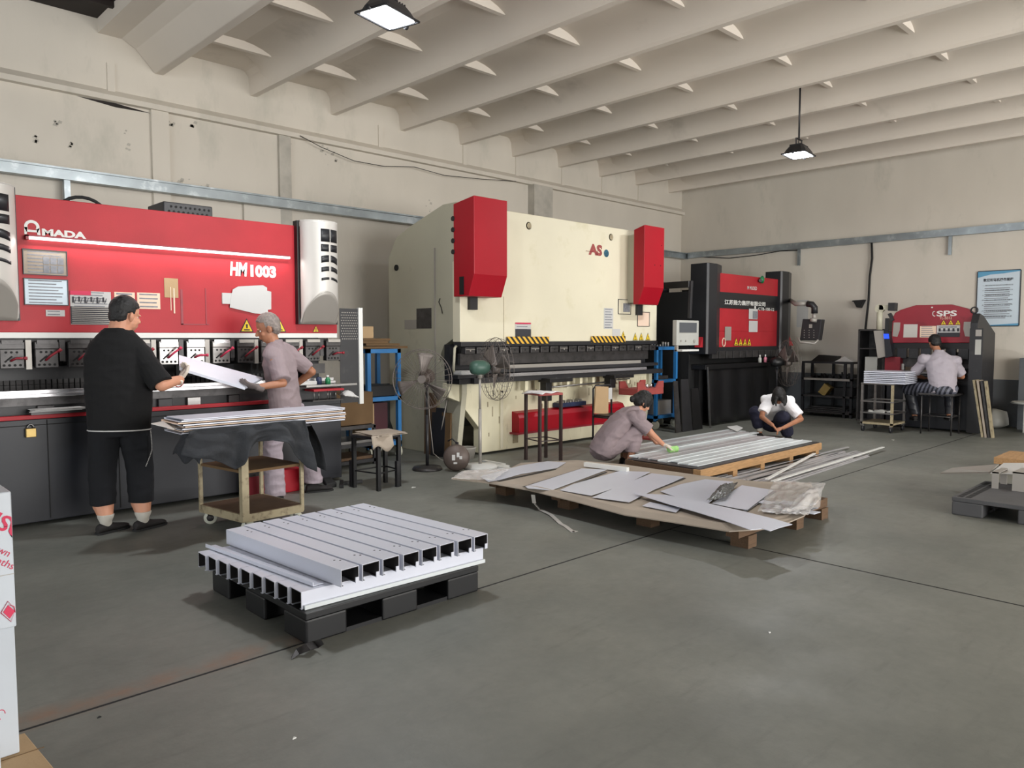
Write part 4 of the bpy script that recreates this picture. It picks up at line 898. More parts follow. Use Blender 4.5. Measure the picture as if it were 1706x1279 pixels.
p = PY(1266, 466, F3); MB().lathe((p.x, F3-.02, p.z), [(.01, 0), (.06, .01), (.07, .03), (.02, .06)], 12, 0, (0, -1, 0)).build('green_lamp', 'greenp', t); MB().cyl((p.x-.05, F3-.03, p.z-.02), (p.x-.09, F3-.06, p.z-.02), .03).build('lamp_mount', 'black', t)
tag(MB().grid(lambda u, v: V((11.05+(13.2-11.05)*u, FB-.17-.02*math.sin(u*23)-.05*v, zs-.03-(zs-.06)*v)), 60, 8, .006, 0, (0, 1, 0)).build('black_apron_sheet', 'black'), 'large black rubber sheet hanging over the front of the far black machine', 'rubber sheet')
tag(MB().bar((10.92, FB-.33, .0), (10.92, FB-.26, 1.0), .02).build('steel_rod', 'steel'), 'thin bright rod standing at the left end of the black rubber sheet', 'rod')
for u, l, mt in ((1266, 'small clear bottle on the table of the far black machine', 'tub'), (1275, 'small pink bottle on the table of the far black machine', 'pink')):
    p = PY(u, 597, F3-.1); k = thing('bottle', l, 'bottle', (p.x, F3-.1, zs)); MB().lathe((p.x, F3-.1, zs), [(.001, 0), (.03, 0), (.03, .08), (.012, .10)], 12).build('bottle_body', mt, k); MB().cyl((p.x, F3-.1, zs+.1), (p.x, F3-.1, zs+.14), .012).build('cap', 'white', k)
# pendant arm and white panel
g = thing('control_pendant', 'white operator panel hanging on an arm left of the far black machine', 'control panel', (10.3, 6.6, 2.1))
e0, e1, e2 = PY(1106, 476, 7.2), PY(1151, 473, 6.5), PY(1149, 530, 6.5)
MB().bar(e0, e1, .09, .10).bar(e1+V((0, 0, .05)), e2, .05, .05).build('arm', 'char', g, .005)
a, b = PY(1128, 533, 6.5), PY(1164, 575, 6.5); B(a.x, b.x, 6.5, 6.58, b.z, a.z).build('panel', 'tub', g, .01)
c = PY(1132, 537, 6.5); d = PY(1160, 554, 6.5); B(c.x, d.x, 6.493, 6.50, d.z, c.z).build('screen', 'screeng', g)
for i, u in enumerate((1134, 1142, 1156)): p = PY(u, 568, 6.5); MB().cyl((p.x, 6.5, p.z), (p.x, 6.485, p.z), .014+.01*(i == 2)).build('button', 'silver_flat', g)
B(a.x, b.x-.15, 6.4, 6.54, b.z-.09, b.z-.06).build('keyboard_tray', 'white', g, .004)
B(a.x, a.x+.05, 6.5, 6.54, b.z-.09, b.z).build('tray_arm', 'silver_flat', g)
# dark plates leaning left of the black machine
for i, (u, h_, mt, l) in enumerate(((1146, .82, 'char', 'dark steel plate leaning beside the right blue cart, nearest'), (1163, .66, 'black', 'short dark steel plate leaning in front of the black machine corner'), (1131, .80, 'dsteel', 'narrow grey board standing against the right blue cart'))):
    a = PY(u, 706, 6.58); a.z = 0; s = V((.14 if i < 2 else .07, 0, 0)); d = V((.06, .10, h_)); y_ = V((0, .02, 0))
    tag(MB().hull8([a-s, a+s, a+s+y_, a-s+y_, a-s*.8+d, a+s*.6+d, a+s*.6+d+y_, a-s*.8+d+y_]).build('leaning_plate', mt), l, 'plate')
# right-hand pendant
g = thing('control_pendant', 'dark grey control box hanging from a bent arm right of the far black machine', 'control panel', (13.9, 5.6, 1.6))
xq = 13.0; P_ = lambda u, v: PX(u, v, xq)
MB().tube([V((14.0, 6.74, P_(1326, 506).z+.12)), P_(1326, 506), P_(1345, 506)], .04, 10).build('arm', 'silver_flat', g)
MB().tube([P_(1345, 506), P_(1353, 507), P_(1357, 512), P_(1357, 522)], .055, 10).build('elbow', 'char', g)
MB().cyl(P_(1357, 521), P_(1356, 533), .035).cyl(P_(1356, 530), P_(1355, 536), .06).build('neck', 'silver_flat', g)
k = [P_(1337, 531), P_(1369, 532), P_(1364, 567), P_(1332, 567)]; MB().prism(k, (.14, 0, 0)).build('panel', 'char', g, .012)
MB().tube([P_(1331, 562)+V((-.04, 0, 0)), P_(1336, 570)+V((-.06, 0, 0)), P_(1360, 572)+V((-.06, 0, 0)), P_(1364, 566)+V((-.02, 0, 0))], .02).build('handle', 'silver_flat', g)
a, b = P_(1348, 540), P_(1353, 546); B(xq-.004, xq, b.y, a.y, b.z, a.z).build('display', 'silver_flat', g)
k = MB()
for i in range(3):
    for j in range(4): p = P_(1340+i*8, 550+j*4); k.cyl((xq, p.y, p.z), (xq-.006, p.y, p.z), .008, n=6)
k.build('button', 'silver_flat', g)
# ================================================================ WORK RACK, SPS PRESS, ITS CART (far right)
t = thing('work_rack', 'dark steel work rack with three shelves against the back wall', 'rack', (14.2, 5.97, 0))
for z in (1.03, .72, .40, .10): B(13.95, 14.4, 5.5, 6.45, z-.035, z).build('shelf', 'char' if z > 1 else 'dsteel', t)
for x in (13.95, 14.35):
    for y in (5.5, 6.41, 5.62 if x < 14 else 6.0): B(x, x+.045, y, y+.045, 0, 1.0).build('post', 'char', t)
B(13.94, 13.95, 5.55, 6.4, .68, .72).build('shelf_edge', 'silver_flat', t)
k = MB().prism([(14.0, 6.3, 1.03), (14.0, 5.85, 1.03), (14.1, 5.85, 1.13), (14.1, 6.2, 1.15)], (.2, 0, 0)); tag(k.build('black_tray', 'black'), 'black slanted tray on top of the dark work rack', 'tray')
k = MB().add([(14.0, 5.85, 1.035), (14.0, 5.52, 1.035), (14.3, 5.55, 1.035), (14.3, 5.85, 1.035), (14.12, 5.72, 1.13)], [(0, 1, 4), (1, 2, 4), (2, 3, 4), (3, 0, 4), (3, 2, 1, 0)]); tag(k.build('white_sheet', 'paper'), 'white peaked sheet lying on top of the dark work rack', 'sheet')
r_ = random.Random(9); k = MB()
for i in range(26):
    y = 5.6+.75*r_.random(); x = 14.0+.25*r_.random(); k.cyl((x, y, .722), (x, y+.01, .74+.09*r_.random()), .015+.015*r_.random(), n=8)
for i in range(8): y = 5.6+.7*r_.random(); k.box(14.0, 14.2, y, y+.08, .722, .74+.04*r_.random())
tag(k.build('black_tools', 'blackm'), 'jumble of black tooling parts on the middle shelf of the dark rack', 'tools', None, 'stuff')
k = MB(); c = V((14.05, 6.02, .50)); Rm = Matrix.Rotation(.6, 3, 'X'); k.hull8([c+Rm @ V(p) for p in ((-.08, -.07, -.1), (.08, -.07, -.1), (.08, .07, -.1), (-.08, .07, -.1), (-.08, -.07, .1), (.08, -.07, .1), (.08, .07, .1), (-.08, .07, .1))])
tag(k.build('tilted_box', 'brass'), 'small tan box tilted on the lower shelf of the dark rack', 'box')
tag(B(14.0, 14.3, 5.56, 5.85, .402, .55).build('black_bin', 'black'), 'black bin on the lower shelf of the dark rack beside the tilted box', 'bin')
for i in range(3): tag(B(13.98+.02*i, 14.35, 5.55+.05*i, 6.4-.06*i, .102+.03*i, .125+.03*i).build('stored_plate', 'dsteel'), ('stored steel plate on the bottom shelf of the rack, lowest', 'stored steel plate on the bottom shelf of the rack, middle of the pile', 'stored steel plate on the bottom shelf of the rack, topmost')[i], 'plate', 'plates in the rack')

XS = 13.2
t = thing('press_brake', 'small press brake with a rounded dark red shield at the right', 'press brake', (13.7, 4.0, 0))
def S(u, v, d=0): p = PX(u, v, XS); return V((XS-d, p.y, p.z))
ol = [(1487, 571), (1485, 560), (1487, 530), (1491, 521), (1500, 516), (1526, 508), (1585, 507), (1612, 514), (1620, 520), (1624, 535), (1623, 560), (1620, 571)]
MB().prism([S(u, v) for u, v in ol], (.12, 0, 0)).build('front_shield', 'red3', t, .008)
for ps, mt, nm in (([(1489, 537), (1500, 537), (1499, 550), (1495, 561), (1487, 560)], 'silver_flat', 'grey_panel'), ([(1606, 536), (1618, 536), (1620, 548), (1619, 561), (1608, 560), (1605, 548)], 'silver_flat', 'grey_panel'), ([(1506, 540), (1529, 540), (1528, 562), (1505, 562)], 'silver', 'mirror_plate')):
    MB().prism([S(u, v, .004) for u, v in ps], (.004, 0, 0)).build(nm, mt, t)
for (q0, q1, mt, n_) in (((1533, 543), (1559, 562), 'paperc', 6), ((1561, 542), (1599, 561), 'paper', 3)):
    a, b = S(*q0), S(*q1); decal('document', a, b, .004, mt, t, 'X'); doc_lines(t, a, b, 'X', n_, 'inkg', .009)
a, b = S(1562, 554), S(1599, 561); decal('dark_print', a, b, .008, 'ink', t, 'X')
g = MB(); a = S(1564, 552, .01)
for i in range(5): g.box(XS-.011, XS-.008, a.y-.03-.065*i, a.y-.065*i, a.z, a.z+.05)
g.build('pictogram', 'ink', t)
a, b = S(1558, 527), S(1592, 518); text('SPS', (XS, a.y-.02, a.z), (a.y-b.y), b.z-a.z+.01, 'white', t, '-X', .03); MB().tube([S(1557+3*math.cos(q), 522.5+4*math.sin(q), .004) for q in [1.2+.35*i for i in range(12)]], .006, 5).build('lettering', 'white', t)
a, b = S(1565, 532), S(1586, 527); text('TL-5012', (XS, a.y, a.z), a.y-b.y, b.z-a.z, 'paperc', t, '-X', 0)
for u in (1572, 1584, 1596): warn_tri(S(u, 541, 0), .085, t, plane='X')
p = S(1553, 512); MB().cyl(p, p-V((.01, 0, 0)), .012).build('screw', 'white', t)
MB().box(XS+.02, XS+.2, 3.42, 4.72, 1.30, 1.4).build('ram_rail', 'black', t)
for i in range(7): B(XS, XS+.08, 3.46+i*.18, 3.60+i*.18, 1.14, 1.3).build('tool_clamp', 'slate' if i % 2 else 'char', t, .005)
B(XS+.1, XS+.14, 3.42, 4.66, 1.0, 1.16).build('punch', 'dsteel', t); B(XS+.02, XS+.12, 3.42, 4.66, .90, .93).build('die_rail', 'shine', t); B(XS+.0, XS+.3, 3.38, 4.66, .80, .90).build('table', 'char', t)
B(XS-.04, XS+.3, 3.4, 3.85, .74, .80).build('side_table', 'char', t); B(XS, XS+.2, 3.46, 3.7, .90, 1.0).build('foot_control', 'black', t); B(XS+.3, XS+.32, 3.42, 3.75, .9, 1.25).build('white_backplate', 'paper', t)
B(XS+.05, XS+.9, 3.45, 4.7, .02, .8).build('lower_bed', 'slate', t, .01)
sf = [V((XS-.05, 3.38, z)) for z in ()]
MB().prism([(XS-.1, 3.42, .02), (XS+.9, 3.42, .02), (XS+.9, 3.42, 1.55), (XS+.2, 3.42, 1.82), (XS+.0, 3.42, 1.85), (XS-.1, 3.42, 1.7)], (0, -.1, 0)).build('side_frame', 'char', t, .008)
B(XS-.12, XS-.1, 3.24, 3.42, .02, 1.62).build('side_cover', 'char', t); a, b = S(1628, 540), S(1637, 555); B(XS-.125, XS-.12, 3.26, 3.34, 1.5, 1.6).build('plate_label', 'silver_flat', t); B(XS-.125, XS-.12, 3.26, 3.34, 1.22, 1.45).build('plate_label', 'tub', t)
MB().tube([V((XS, 3.4, 1.9))+V((0, .045*math.cos(q), .045*math.sin(q))) for q in [.5*i for i in range(14)]], .012).build('eye_bolt', 'char', t)
B(XS+.05, XS+.9, 4.66, 4.72, .02, 1.8).build('side_frame', 'char', t)
B(XS-.02, XS+.15, 4.44, 4.68, .93, 1.16).build('red_motor_box', 'red3', t, .006)
# control cabinet with screen and pipe arm
g = thing('control_cabinet', 'grey control cabinet with a tilted blue screen left of the small red press', 'cabinet', (13.45, 4.95, 0))
MB().box(13.3, 13.75, 4.74, 5.17, .05, .07).box(13.3, 13.75, 5.14, 5.17, .05, 1.62).box(13.3, 13.75, 4.74, 4.77, .05, 1.3).box(13.3, 13.75, 4.74, 5.17, 1.59, 1.62).box(13.72, 13.75, 4.74, 5.17, .05, 1.62).box(13.3, 13.75, 4.74, 5.17, 1.28, 1.30).build('body', 'dsteel', g, .004)
a = [PX(u, v, 13.1) for u, v in ((1455, 551), (1472, 550), (1475, 594), (1462, 597))]; MB().prism(a, (.2, 0, 0)).build('screen_box', 'silver_flat', g, .006)
a = [PX(u, v, 13.08) for u, v in ((1472, 550), (1480, 552), (1487, 593), (1475, 596))]; MB().prism(a, (.2, 0, 0)).build('screen_front', 'slate', g)
a = [PX(u, v, 13.07) for u, v in ((1472, 556), (1480, 556), (1481, 564), (1473, 564))]; MB().prism(a, (.02, 0, 0)).build('screen', 'screen', g)
P_ = lambda u, v: PX(u, v, 13.2)
MB().cyl(P_(1465, 549), P_(1466, 516), .045).cyl(P_(1466, 514)+V((-.04, 0, 0)), P_(1466, 514)+V((.05, 0, 0)), .07).bar(P_(1466, 512), P_(1490, 512), .08, .08).build('pipe_arm', 'cream_side', g); MB().bar(P_(1482, 511), P_(1493, 511), .14, .13).bar(P_(1482, 522), P_(1488, 534), .05, .05).build('arm_clamp', 'char', g)
B(13.32, 13.6, 4.85, 5.05, .75, 1.15).build('white_document', 'tub', g)
B(13.25, 13.26, 4.4, 4.5, .95, 1.05).build('button_box', 'tub', t)

t = thing('trolley', 'small steel frame trolley stacked with folded panels in front of the control cabinet', 'trolley', (12.5, 4.45, 0))
x0, x1, y0, y1 = 12.28, 12.85, 4.22, 4.70
for x in (x0, x1-.03):
    for y in (y0, y1-.03): B(x, x+.035, y, y+.035, .1, .77).build('post', 'rust' if (x == x0 and y == y0) else 'steel', t)
for z in (.76, .48, .30):
    fr = MB(); fr.bar((x0, y0, z), (x0, y1, z), .02).bar((x1, y0, z), (x1, y1, z), .02).bar((x0, y0, z), (x1, y0, z), .02).bar((x0, y1, z), (x1, y1, z), .02); fr.build('frame', 'steel', t)
B(x0, x1, y0, y1, .12, .15).build('shelf', 'rust', t); B(x0, x1, y0, y1, .29, .30).build('shelf', 'dsteel', t); B(x0, x1, y0, y1, .745, .765).build('shelf', 'dsteel', t)
for x in (x0+.03, x1-.03):
    for y in (y0+.03, y1-.03): c = MB().cyl((x, y-.015, .045), (x, y+.015, .045), .045).build('caster', 'char', t); B(x-.02, x+.02, y-.02, y+.02, .08, .12).build('caster_plate', 'steel', c)
for i in range(7):
    z = .768+i*.028; tag(MB().hull8([V(p) for p in ((12.26+.01*(i % 2), 4.05, z), (12.8, 4.05, z), (12.8, 4.66-.01*(i % 3), z), (12.26, 4.66, z), (12.26, 4.05, z+.018), (12.8, 4.05, z+.018), (12.8, 4.66-.01*(i % 3), z+.018), (12.26, 4.66, z+.018))]).build('folded_sheet', 'profile'),
        ('folded white panel on the small trolley, lowest of the stack', 'folded white panel on the small trolley, second from the bottom', 'folded white panel on the small trolley, third from the bottom', 'folded white panel on the small trolley, middle of the stack', 'folded white panel on the small trolley, third from the top', 'folded white panel on the small trolley, second from the top', 'folded white panel on the small trolley, topmost of the stack')[i], 'panel', 'folded panels on the small trolley')
tag(MB().grid(lambda u, v: V((12.3+.3*u, 4.6-.25*v, .315+.03*math.sin(u*7)*math.cos(v*6))), 8, 8, .006).build('white_rag', 'tub'), 'white rag on the lower shelf of the small trolley', 'rag')
t = thing('stool', 'thin wire-legged stool under the seated worker', 'stool', (12.75, 3.75, 0))
cs = [(12.62, 3.92), (12.62, 3.5), (13.0, 3.5), (13.0, 3.92)]
for x, y in cs: MB().cyl((x, y, 0), (x, y, .60), .012).build('leg', 'dsteel', t)
rg = MB()
for z in (.28,):
    for i in range(4): rg.cyl((*cs[i], z), (*cs[(i+1) % 4], z), .008)
rg.build('rung', 'dsteel', t); B(12.58, 13.04, 3.46, 3.96, .60, .63).build('seat', 'dsteel', t, .006)
for i in range(4):
    a = PX(1635+5.5*i, 718, 12.8); a.z = 0; b_ = PX(1620+6.5*i, 633+.6*i, 12.8); dx_ = V((.25 if i < 3 else .08, 0, 0)); dy_ = V((0, -.028, 0)); tag(MB().hull8([a, a+dx_, a+dx_+dy_, a+dy_, b_, b_+dx_, b_+dx_+dy_, b_+dy_]).build('leaning_board', ('rust', 'cardl', 'dsteel', 'rust')[i]),
        ('board leaning on the small press, nearest the camera', 'pale board leaning on the small press, second of four', 'dark board leaning on the small press, third of four', 'board leaning on the small press, furthest back')[i], 'board', 'boards leaning on the small press')
t = thing('side_table', 'pale round-edged table top cut by the right edge of the photo', 'table', (14.2, 2.75, 0)); MB().lathe((13.95, 2.74, .45), [(.28, 0), (.30, .01), (.28, .03)], 24).build('tabletop', 'tub', t); MB().box(13.85, 14.05, 2.64, 2.84, 0, .45).build('pedestal', 'tub', t)
B(14.3, 14.55, 2.5, 2.98, 0, 1.25); tag(B(14.32, 14.55, 2.4, 3.02, 0, 1.15).build('upright_sheet', 'wall_low'), 'grey upright panel standing at the back wall at the right edge', 'panel')
mb = MB(); mb.lathe((14.3, 3.35, 0), [(.12, 0), (.2, .06), (.19, .16), (.15, .27), (.05, .31), (.01, .31)], 20)
for v in mb.v: v += V((noise.noise(v*9), noise.noise(v*9+V((5, 0, 0))), 0))*.06
tag(mb.build('rag_bundle', 'tub'), 'crumpled pale plastic bag lying on the floor at the back wall', 'bag')

# ================================================================ RIGHT: GREY PALLET AND SHEETS
def plastic_pallet(x0, x1, y0, y1, h, mat, label, slots=True):
    t = thing('plastic_pallet', label, 'pallet', ((x0+x1)/2, (y0+y1)/2, 0))
    B(x0, x1, y0, y1, h-.035, h).build('deck', mat, t, .004); w_ = .23
    for i, x in enumerate((x0, (x0+x1)/2-w_/2, x1-w_)):
        for y in (y0, (y0+y1)/2-w_/2, y1-w_): B(x, x+w_, y, y+w_, .0, h-.035).build('foot', mat, t, .01)
    for y in (y0, (y0+y1)/2-w_/2, y1-w_): B(x0+w_, x1-w_, y+.01, y+w_-.01, 0, .022).build('runner', mat, t)
    return t
pt = plastic_pallet(7.05, 8.05, .75, 1.93, .15, 'gplastic', 'grey plastic pallet at the right edge with metal parts lying on it')
k = MB()
for i in range(9): k.box(7.09+i*.1, 7.17+i*.1, 1.86, 1.9, .149, .152); k.box(7.09+i*.1, 7.17+i*.1, 1.80, 1.84, .149, .152)
k.build('deck_slot', 'blackm', pt)
a, b, c, d = PZ(1567, 789, .14), PZ(1586, 781, .2), PZ(1664, 775, .27), PZ(1648, 788, .27)
tag(MB().prism([a, b, c, d], (0, 0, .012)).build('bent_sheet', 'silver_flat'), 'grey bent sheet sloping off the grey pallet to a point', 'sheet metal')
k = MB().prism([PZ(1650, 789, .27), PZ(1672, 772, .27), PZ(1720, 772, .27), PZ(1720, 790, .27)], (0, 0, .006)); tag(k.build('film_sheet', 'paper'), 'white film-covered panel lying above the grey pallet at the right edge', 'panel')
a, b = PX(1652, 803, 7.85), PX(1665, 787, 7.85)
for q0, q1, l in (((1652, 806), (1664, 787), 'narrow upright steel bracket on the grey pallet'), ((1686, 812), (1725, 790), 'wider grey steel bracket on the grey pallet at the right edge')):
    a, b = PX(*q0, 7.7), PX(*q1, 7.7); k = MB().box(7.7, 7.71, b.y, a.y, .15, b.z).box(7.7, 8.0, b.y, a.y, b.z-.01, b.z).box(7.99, 8.0, b.y, a.y, .15, b.z); tag(k.build('steel_bracket', 'silver_flat'), l, 'bracket')
a = PZ(1660, 768, 0); 
g = thing('wooden_pallet', 'pale wooden pallet cut by the right edge behind the grey one', 'pallet', (9.9, 1.6, 0)); MB().box(9.7, 10.4, .8, 2.25, .08, .15).build('deck', 'wood', g)
for y in (.85, 1.5, 2.1): B(9.72, 10.38, y, y+.1, 0, .08).build('block', 'woodd', g)

# ================================================================ FOREGROUND PALLET OF PROFILES
plastic_pallet(1.78, 2.90, 3.27, 4.38, .155, 'plastic', 'black plastic pallet carrying two crossed layers of white steel profiles')
def channel(name, a, b, w_, h, mat, label, group, lip=.018, th=.003, axis='y', rot=0):
    """box-section profile open underneath, running from a to b along one axis; origin corner a"""
    t = thing(name, label, 'steel profile', (a[0], a[1], a[2]), group)
    L = b; mb = MB(); inn = MB()
    if axis == 'y':
        x, y, z = a; bx = lambda m_, x0, x1, z0, z1: m_.box(x+x0, x+x1, y, y+L, z+z0, z+z1)
    else:
        x, y, z = a; bx = lambda m_, x0, x1, z0, z1: m_.box(x, x+L, y+x0, y+x1, z+z0, z+z1)
    bx(mb, 0, w_, h-th, h); bx(mb, 0, th, 0, h-th); bx(mb, w_-th, w_, 0, h-th); bx(mb, 0, lip, 0, th); bx(mb, w_-lip, w_, 0, th)
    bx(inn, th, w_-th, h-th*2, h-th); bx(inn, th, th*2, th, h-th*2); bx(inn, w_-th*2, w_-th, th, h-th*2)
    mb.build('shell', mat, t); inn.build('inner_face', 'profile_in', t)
    hl = MB()
    for f in (.12, .14, .86, .9):
        if axis == 'y': hl.cyl((x+w_*.5+(f % .04), y+L*f, z+h), (x+w_*.5+(f % .04), y+L*f, z+h+.0008), .006, n=8)
        else: pass
    if axis == 'y': hl.build('punched_hole', 'blackm', t)
    nt_ = MB(); t.rotation_euler = (0, 0, rot)
    if axis == 'y': nt_.box(x+w_-.022, x+w_-.004, y-.001, y+.004, z+.0, z+.03); nt_.build('end_tab', 'profile', t)
    return t
ordn = ['leftmost', 'second from the left', 'third from the left', 'fourth from the left', 'fifth from the left', 'sixth from the left', 'seventh from the left', 'rightmost']
for i in range(8):
    channel('steel_profile', (1.965+i*.127, 3.25+.003*(i % 3), .247), 1.21-(.03 if i == 0 else 0), .110, .088, 'profile', rot=.062, label='white upper profile on the black pallet, %s of eight' % ordn[i], group='upper layer of white profiles')
o9 = ['nearest the camera', 'second nearest', 'third nearest', 'fourth nearest', 'middle one', 'fourth furthest', 'third furthest', 'second furthest', 'furthest from the camera']
for i in range(9): channel('steel_profile', (1.79-.011*i, 3.33+i*.118, .157), 1.17, .112, .088, 'profile', rot=-.03, label='white lower profile with open left end on the black pallet, %s' % o9[i], group='lower layer of white profiles', axis='x')
tag(MB().bar((1.80, 3.318, .167), (2.96, 3.283, .167), .012, .02).build('edge_strip', 'strip'), 'thin white strip along the near edge of the lower profiles on the black pallet', 'strip')
k = MB().bar((1.90, 3.36, .250), (1.80, 4.44, .250), .06, .003).bar((1.872, 3.36, .258), (1.772, 4.44, .258), .004, .02); tag(k.build('angle_strip', 'profile'), 'narrow angle strip lying beside the leftmost upper profile', 'strip')

# ================================================================ SHEETS ON THE CARDBOARD
g = thing('wooden_pallet', 'low wooden pallet under the cardboard with scattered grey sheets', 'pallet', (5.5, 4.0, 0))
for y in (2.62, 3.45, 4.3, 5.1): B(4.75, 6.2, y, y+.1, .09, .16).build('beam', 'woodd', g)
for y in (2.62, 3.45, 4.3, 5.1):
    for x in (4.85, 5.6, 6.05): B(x, x+.12, y-.02, y+.12, 0, .09).build('block', 'woodd', g)
cbp = [(752, 797), (775, 786), (845, 781), (868, 769), (960, 767), (1040, 775), (1165, 790), (1260, 800), (1350, 806), (1367, 830), (1340, 856), (1290, 872), (1215, 880), (1120, 862), (1040, 848), (960, 830), (880, 812), (815, 803)]
def sheetpoly(pts, z, th, zf=None):
    return MB().prism([PZ(u, v, z if zf is None else zf(u, v)) for u, v in pts], (0, 0, -th))
k = MB(); P_ = [PZ(u, v, .19) for u, v in cbp]; c = sum(P_, V())/len(P_)
nn = len(P_); rings = []
for s_, dz in ((0, .0), (.5, .0), (.82, 0), (.94, .004), (1.0, .0)):
    rings.append([c+(p-c)*s_+V((0, 0, dz+(.012*math.sin(i*1.7) if s_ > .9 else 0)-(.03 if (s_ == 1 and 11 <= i <= 16) else 0))) for i, p in enumerate(P_)])
vs = rings[0][:1]+[p for r in rings[1:] for p in r]; fs = [(0, 1+i, 1+(i+1) % nn) for i in range(nn)]
for r in range(3): fs += [(1+r*nn+i, 1+(r+1)*nn+i, 1+(r+1)*nn+(i+1) % nn, 1+r*nn+(i+1) % nn) for i in range(nn)]
k.add(vs, fs); n0 = len(vs); k.add([p-V((0, 0, .008)) for p in vs], [tuple(reversed(f)) for f in fs]); k.add([], [])
last = 1+3*nn
for i in range(nn): k.f.append([last+i, last+(i+1) % nn, last+(i+1) % nn+n0, last+i+n0][::-1]); k.mi.append(0); k.sm.append(False)
tag(k.build('cardboard_sheet', 'cardl'), 'big warped cardboard sheet on the low pallet, under the scattered grey sheets', 'cardboard')
for pts, z, l in (([(800, 793), (868, 775), (912, 768), (943, 770), (928, 779), (868, 789), (832, 799), (813, 802)], .200, 'grey sheet furthest left on the cardboard'),
                  ([(875, 810), (969, 780), (1011, 782), (960, 801), (919, 816), (880, 813)], .201, 'grey sheet second from the left on the cardboard'),
                  ([(933, 816), (955, 806), (1033, 784), (1083, 786), (1040, 808), (985, 825), (972, 823)], .203, 'grey sheet third from the left, behind the crouching worker'),
                  ([(987, 828), (1030, 810), (1086, 788), (1140, 794), (1120, 803), (1090, 815), (1048, 836)], .206, 'grey sheet in the middle with a torn corner'),
                  ([(1100, 818), (1135, 806), (1175, 798), (1222, 802), (1180, 838), (1150, 836)], .203, 'grey sheet right of the middle, left of the crinkled film'),
                  ([(1186, 838), (1236, 808), (1289, 816), (1245, 849), (1225, 846)], .204, 'square grey sheet right of the crinkled film'),
                  ([(1070, 842), (1083, 836), (1134, 846), (1126, 853)], .202, 'small folded grey plate near the front edge of the cardboard')):
    tag(sheetpoly(pts, z, .003).build('steel_sheet', 'sheet'), l, 'sheet metal', 'grey sheets on the cardboard')
tag(sheetpoly([(1056, 821), (1110, 824), (1170, 836), (1229, 849), (1290, 864), (1320, 873), (1300, 878), (1283, 884), (1270, 880), (1250, 882), (1205, 866), (1159, 852), (1110, 838)], .225, .004).build('steel_sheet', 'sheet'), 'long grey strip of sheet lying across the front of the others', 'sheet metal', 'grey sheets on the cardboard')
k = MB()
for (q0, q1, w_) in (((872, 811), (968, 781), .02), ((985, 806), (1030, 785), .03), ((1240, 852), (1290, 818), .035), ((1084, 817), (1140, 796), .03), ((960, 805), (1010, 786), .02), ((830, 801), (925, 781), .03)):
    k.bar(PZ(*q0, .197), PZ(*q1, .197), w_, .004)
tag(k.build('dark_offcuts', 'char'), 'dark narrow offcuts in the gaps between the grey sheets', 'offcuts', None, 'stuff')
r_ = random.Random(4); k = MB()
for i in range(5):
    for j in range(3):
        c = PZ(1277+i*17+j*3, 837+j*7+i*.6, .205); s_ = .05; k.prism([c+V((-s_, -s_*.9, 0)), c+V((s_, -s_, 0)), c+V((s_*.9, s_, 0)), c+V((-s_, s_*.8, 0))], (0, 0, .004+.006*r_.random()), (i+j) % 2)
tag(k.build('punched_scrap', ['sheet', 'inkg']), 'cluster of small punched scrap plates at the right end of the cardboard', 'scrap', None, 'stuff')
def film(pts, h, nu, nv, amp, fr_, label, name='plastic_film'):
    a, b, c, d = [PZ(*p, .21) for p in pts]
    def fn(u, v):
        p = a.lerp(b, u).lerp(d.lerp(c, u), v); e = math.sin(math.pi*u)*math.sin(math.pi*v)
        return p+V((0, 0, h*e+amp*(noise.noise(V((u*fr_, v*fr_, 3)))+.6*abs(noise.noise(V((u*fr_*2.3, v*fr_*2.3, 7)))))+.005+amp*.6))
    return tag(MB().grid(fn, nu, nv, .001).build(name, 'film'), label, 'plastic film')
film([(1262, 856), (1290, 803), (1376, 808), (1346, 862)], .01, 50, 26, .018, 9, 'crinkled clear film spread over the right end of the cardboard')
film([(1177, 838), (1200, 812), (1230, 807), (1210, 832)], .04, 24, 14, .02, 8, 'dark crumpled film mound between two grey sheets').data.materials[0] = M['film_dark']
film([(1300, 860), (1345, 822), (1371, 812), (1366, 850)], .05, 20, 20, .03, 5, 'curled clear film edge at the far right corner of the cardboard')
film([(752, 800), (770, 787), (850, 783), (822, 803)], .01, 30, 12, .018, 9, 'clear film crumpled over the left tip of the cardboard')
film([(1065, 872), (1060, 845), (1120, 850), (1240, 874)], .0, 4, 4, .001, 1, 'x') if False else None
a = PZ(960, 887, .0); pts = [PZ(888, 824, .14), PZ(890, 838, .06), PZ(899, 848, .01), PZ(918, 857, .012), PZ(930, 868, .012), PZ(934, 872, .004), PZ(942, 876, .004), PZ(955, 886, .004), PZ(960, 884, .004)]
k = MB()
for i in range(len(pts)-1): k.bar(pts[i], pts[i+1], .035, .002)
tag(k.build('packing_strap', 'silver'), 'bent pale packing strap trailing on the floor from the cardboard pallet', 'strap')
tag(MB().bar(PZ(1158, 777, .02)+V((0, 0, 0)), PZ(940, 771, .26), .03, .03).build('x', 'white'), 'x', 'x') if False else None
tag(MB().bar(PZ(975, 773, .22), PZ(1046, 782, .22), .05, .04).build('white_bar', 'white'), 'short white bar lying behind the sheets under the crouching worker', 'bar')

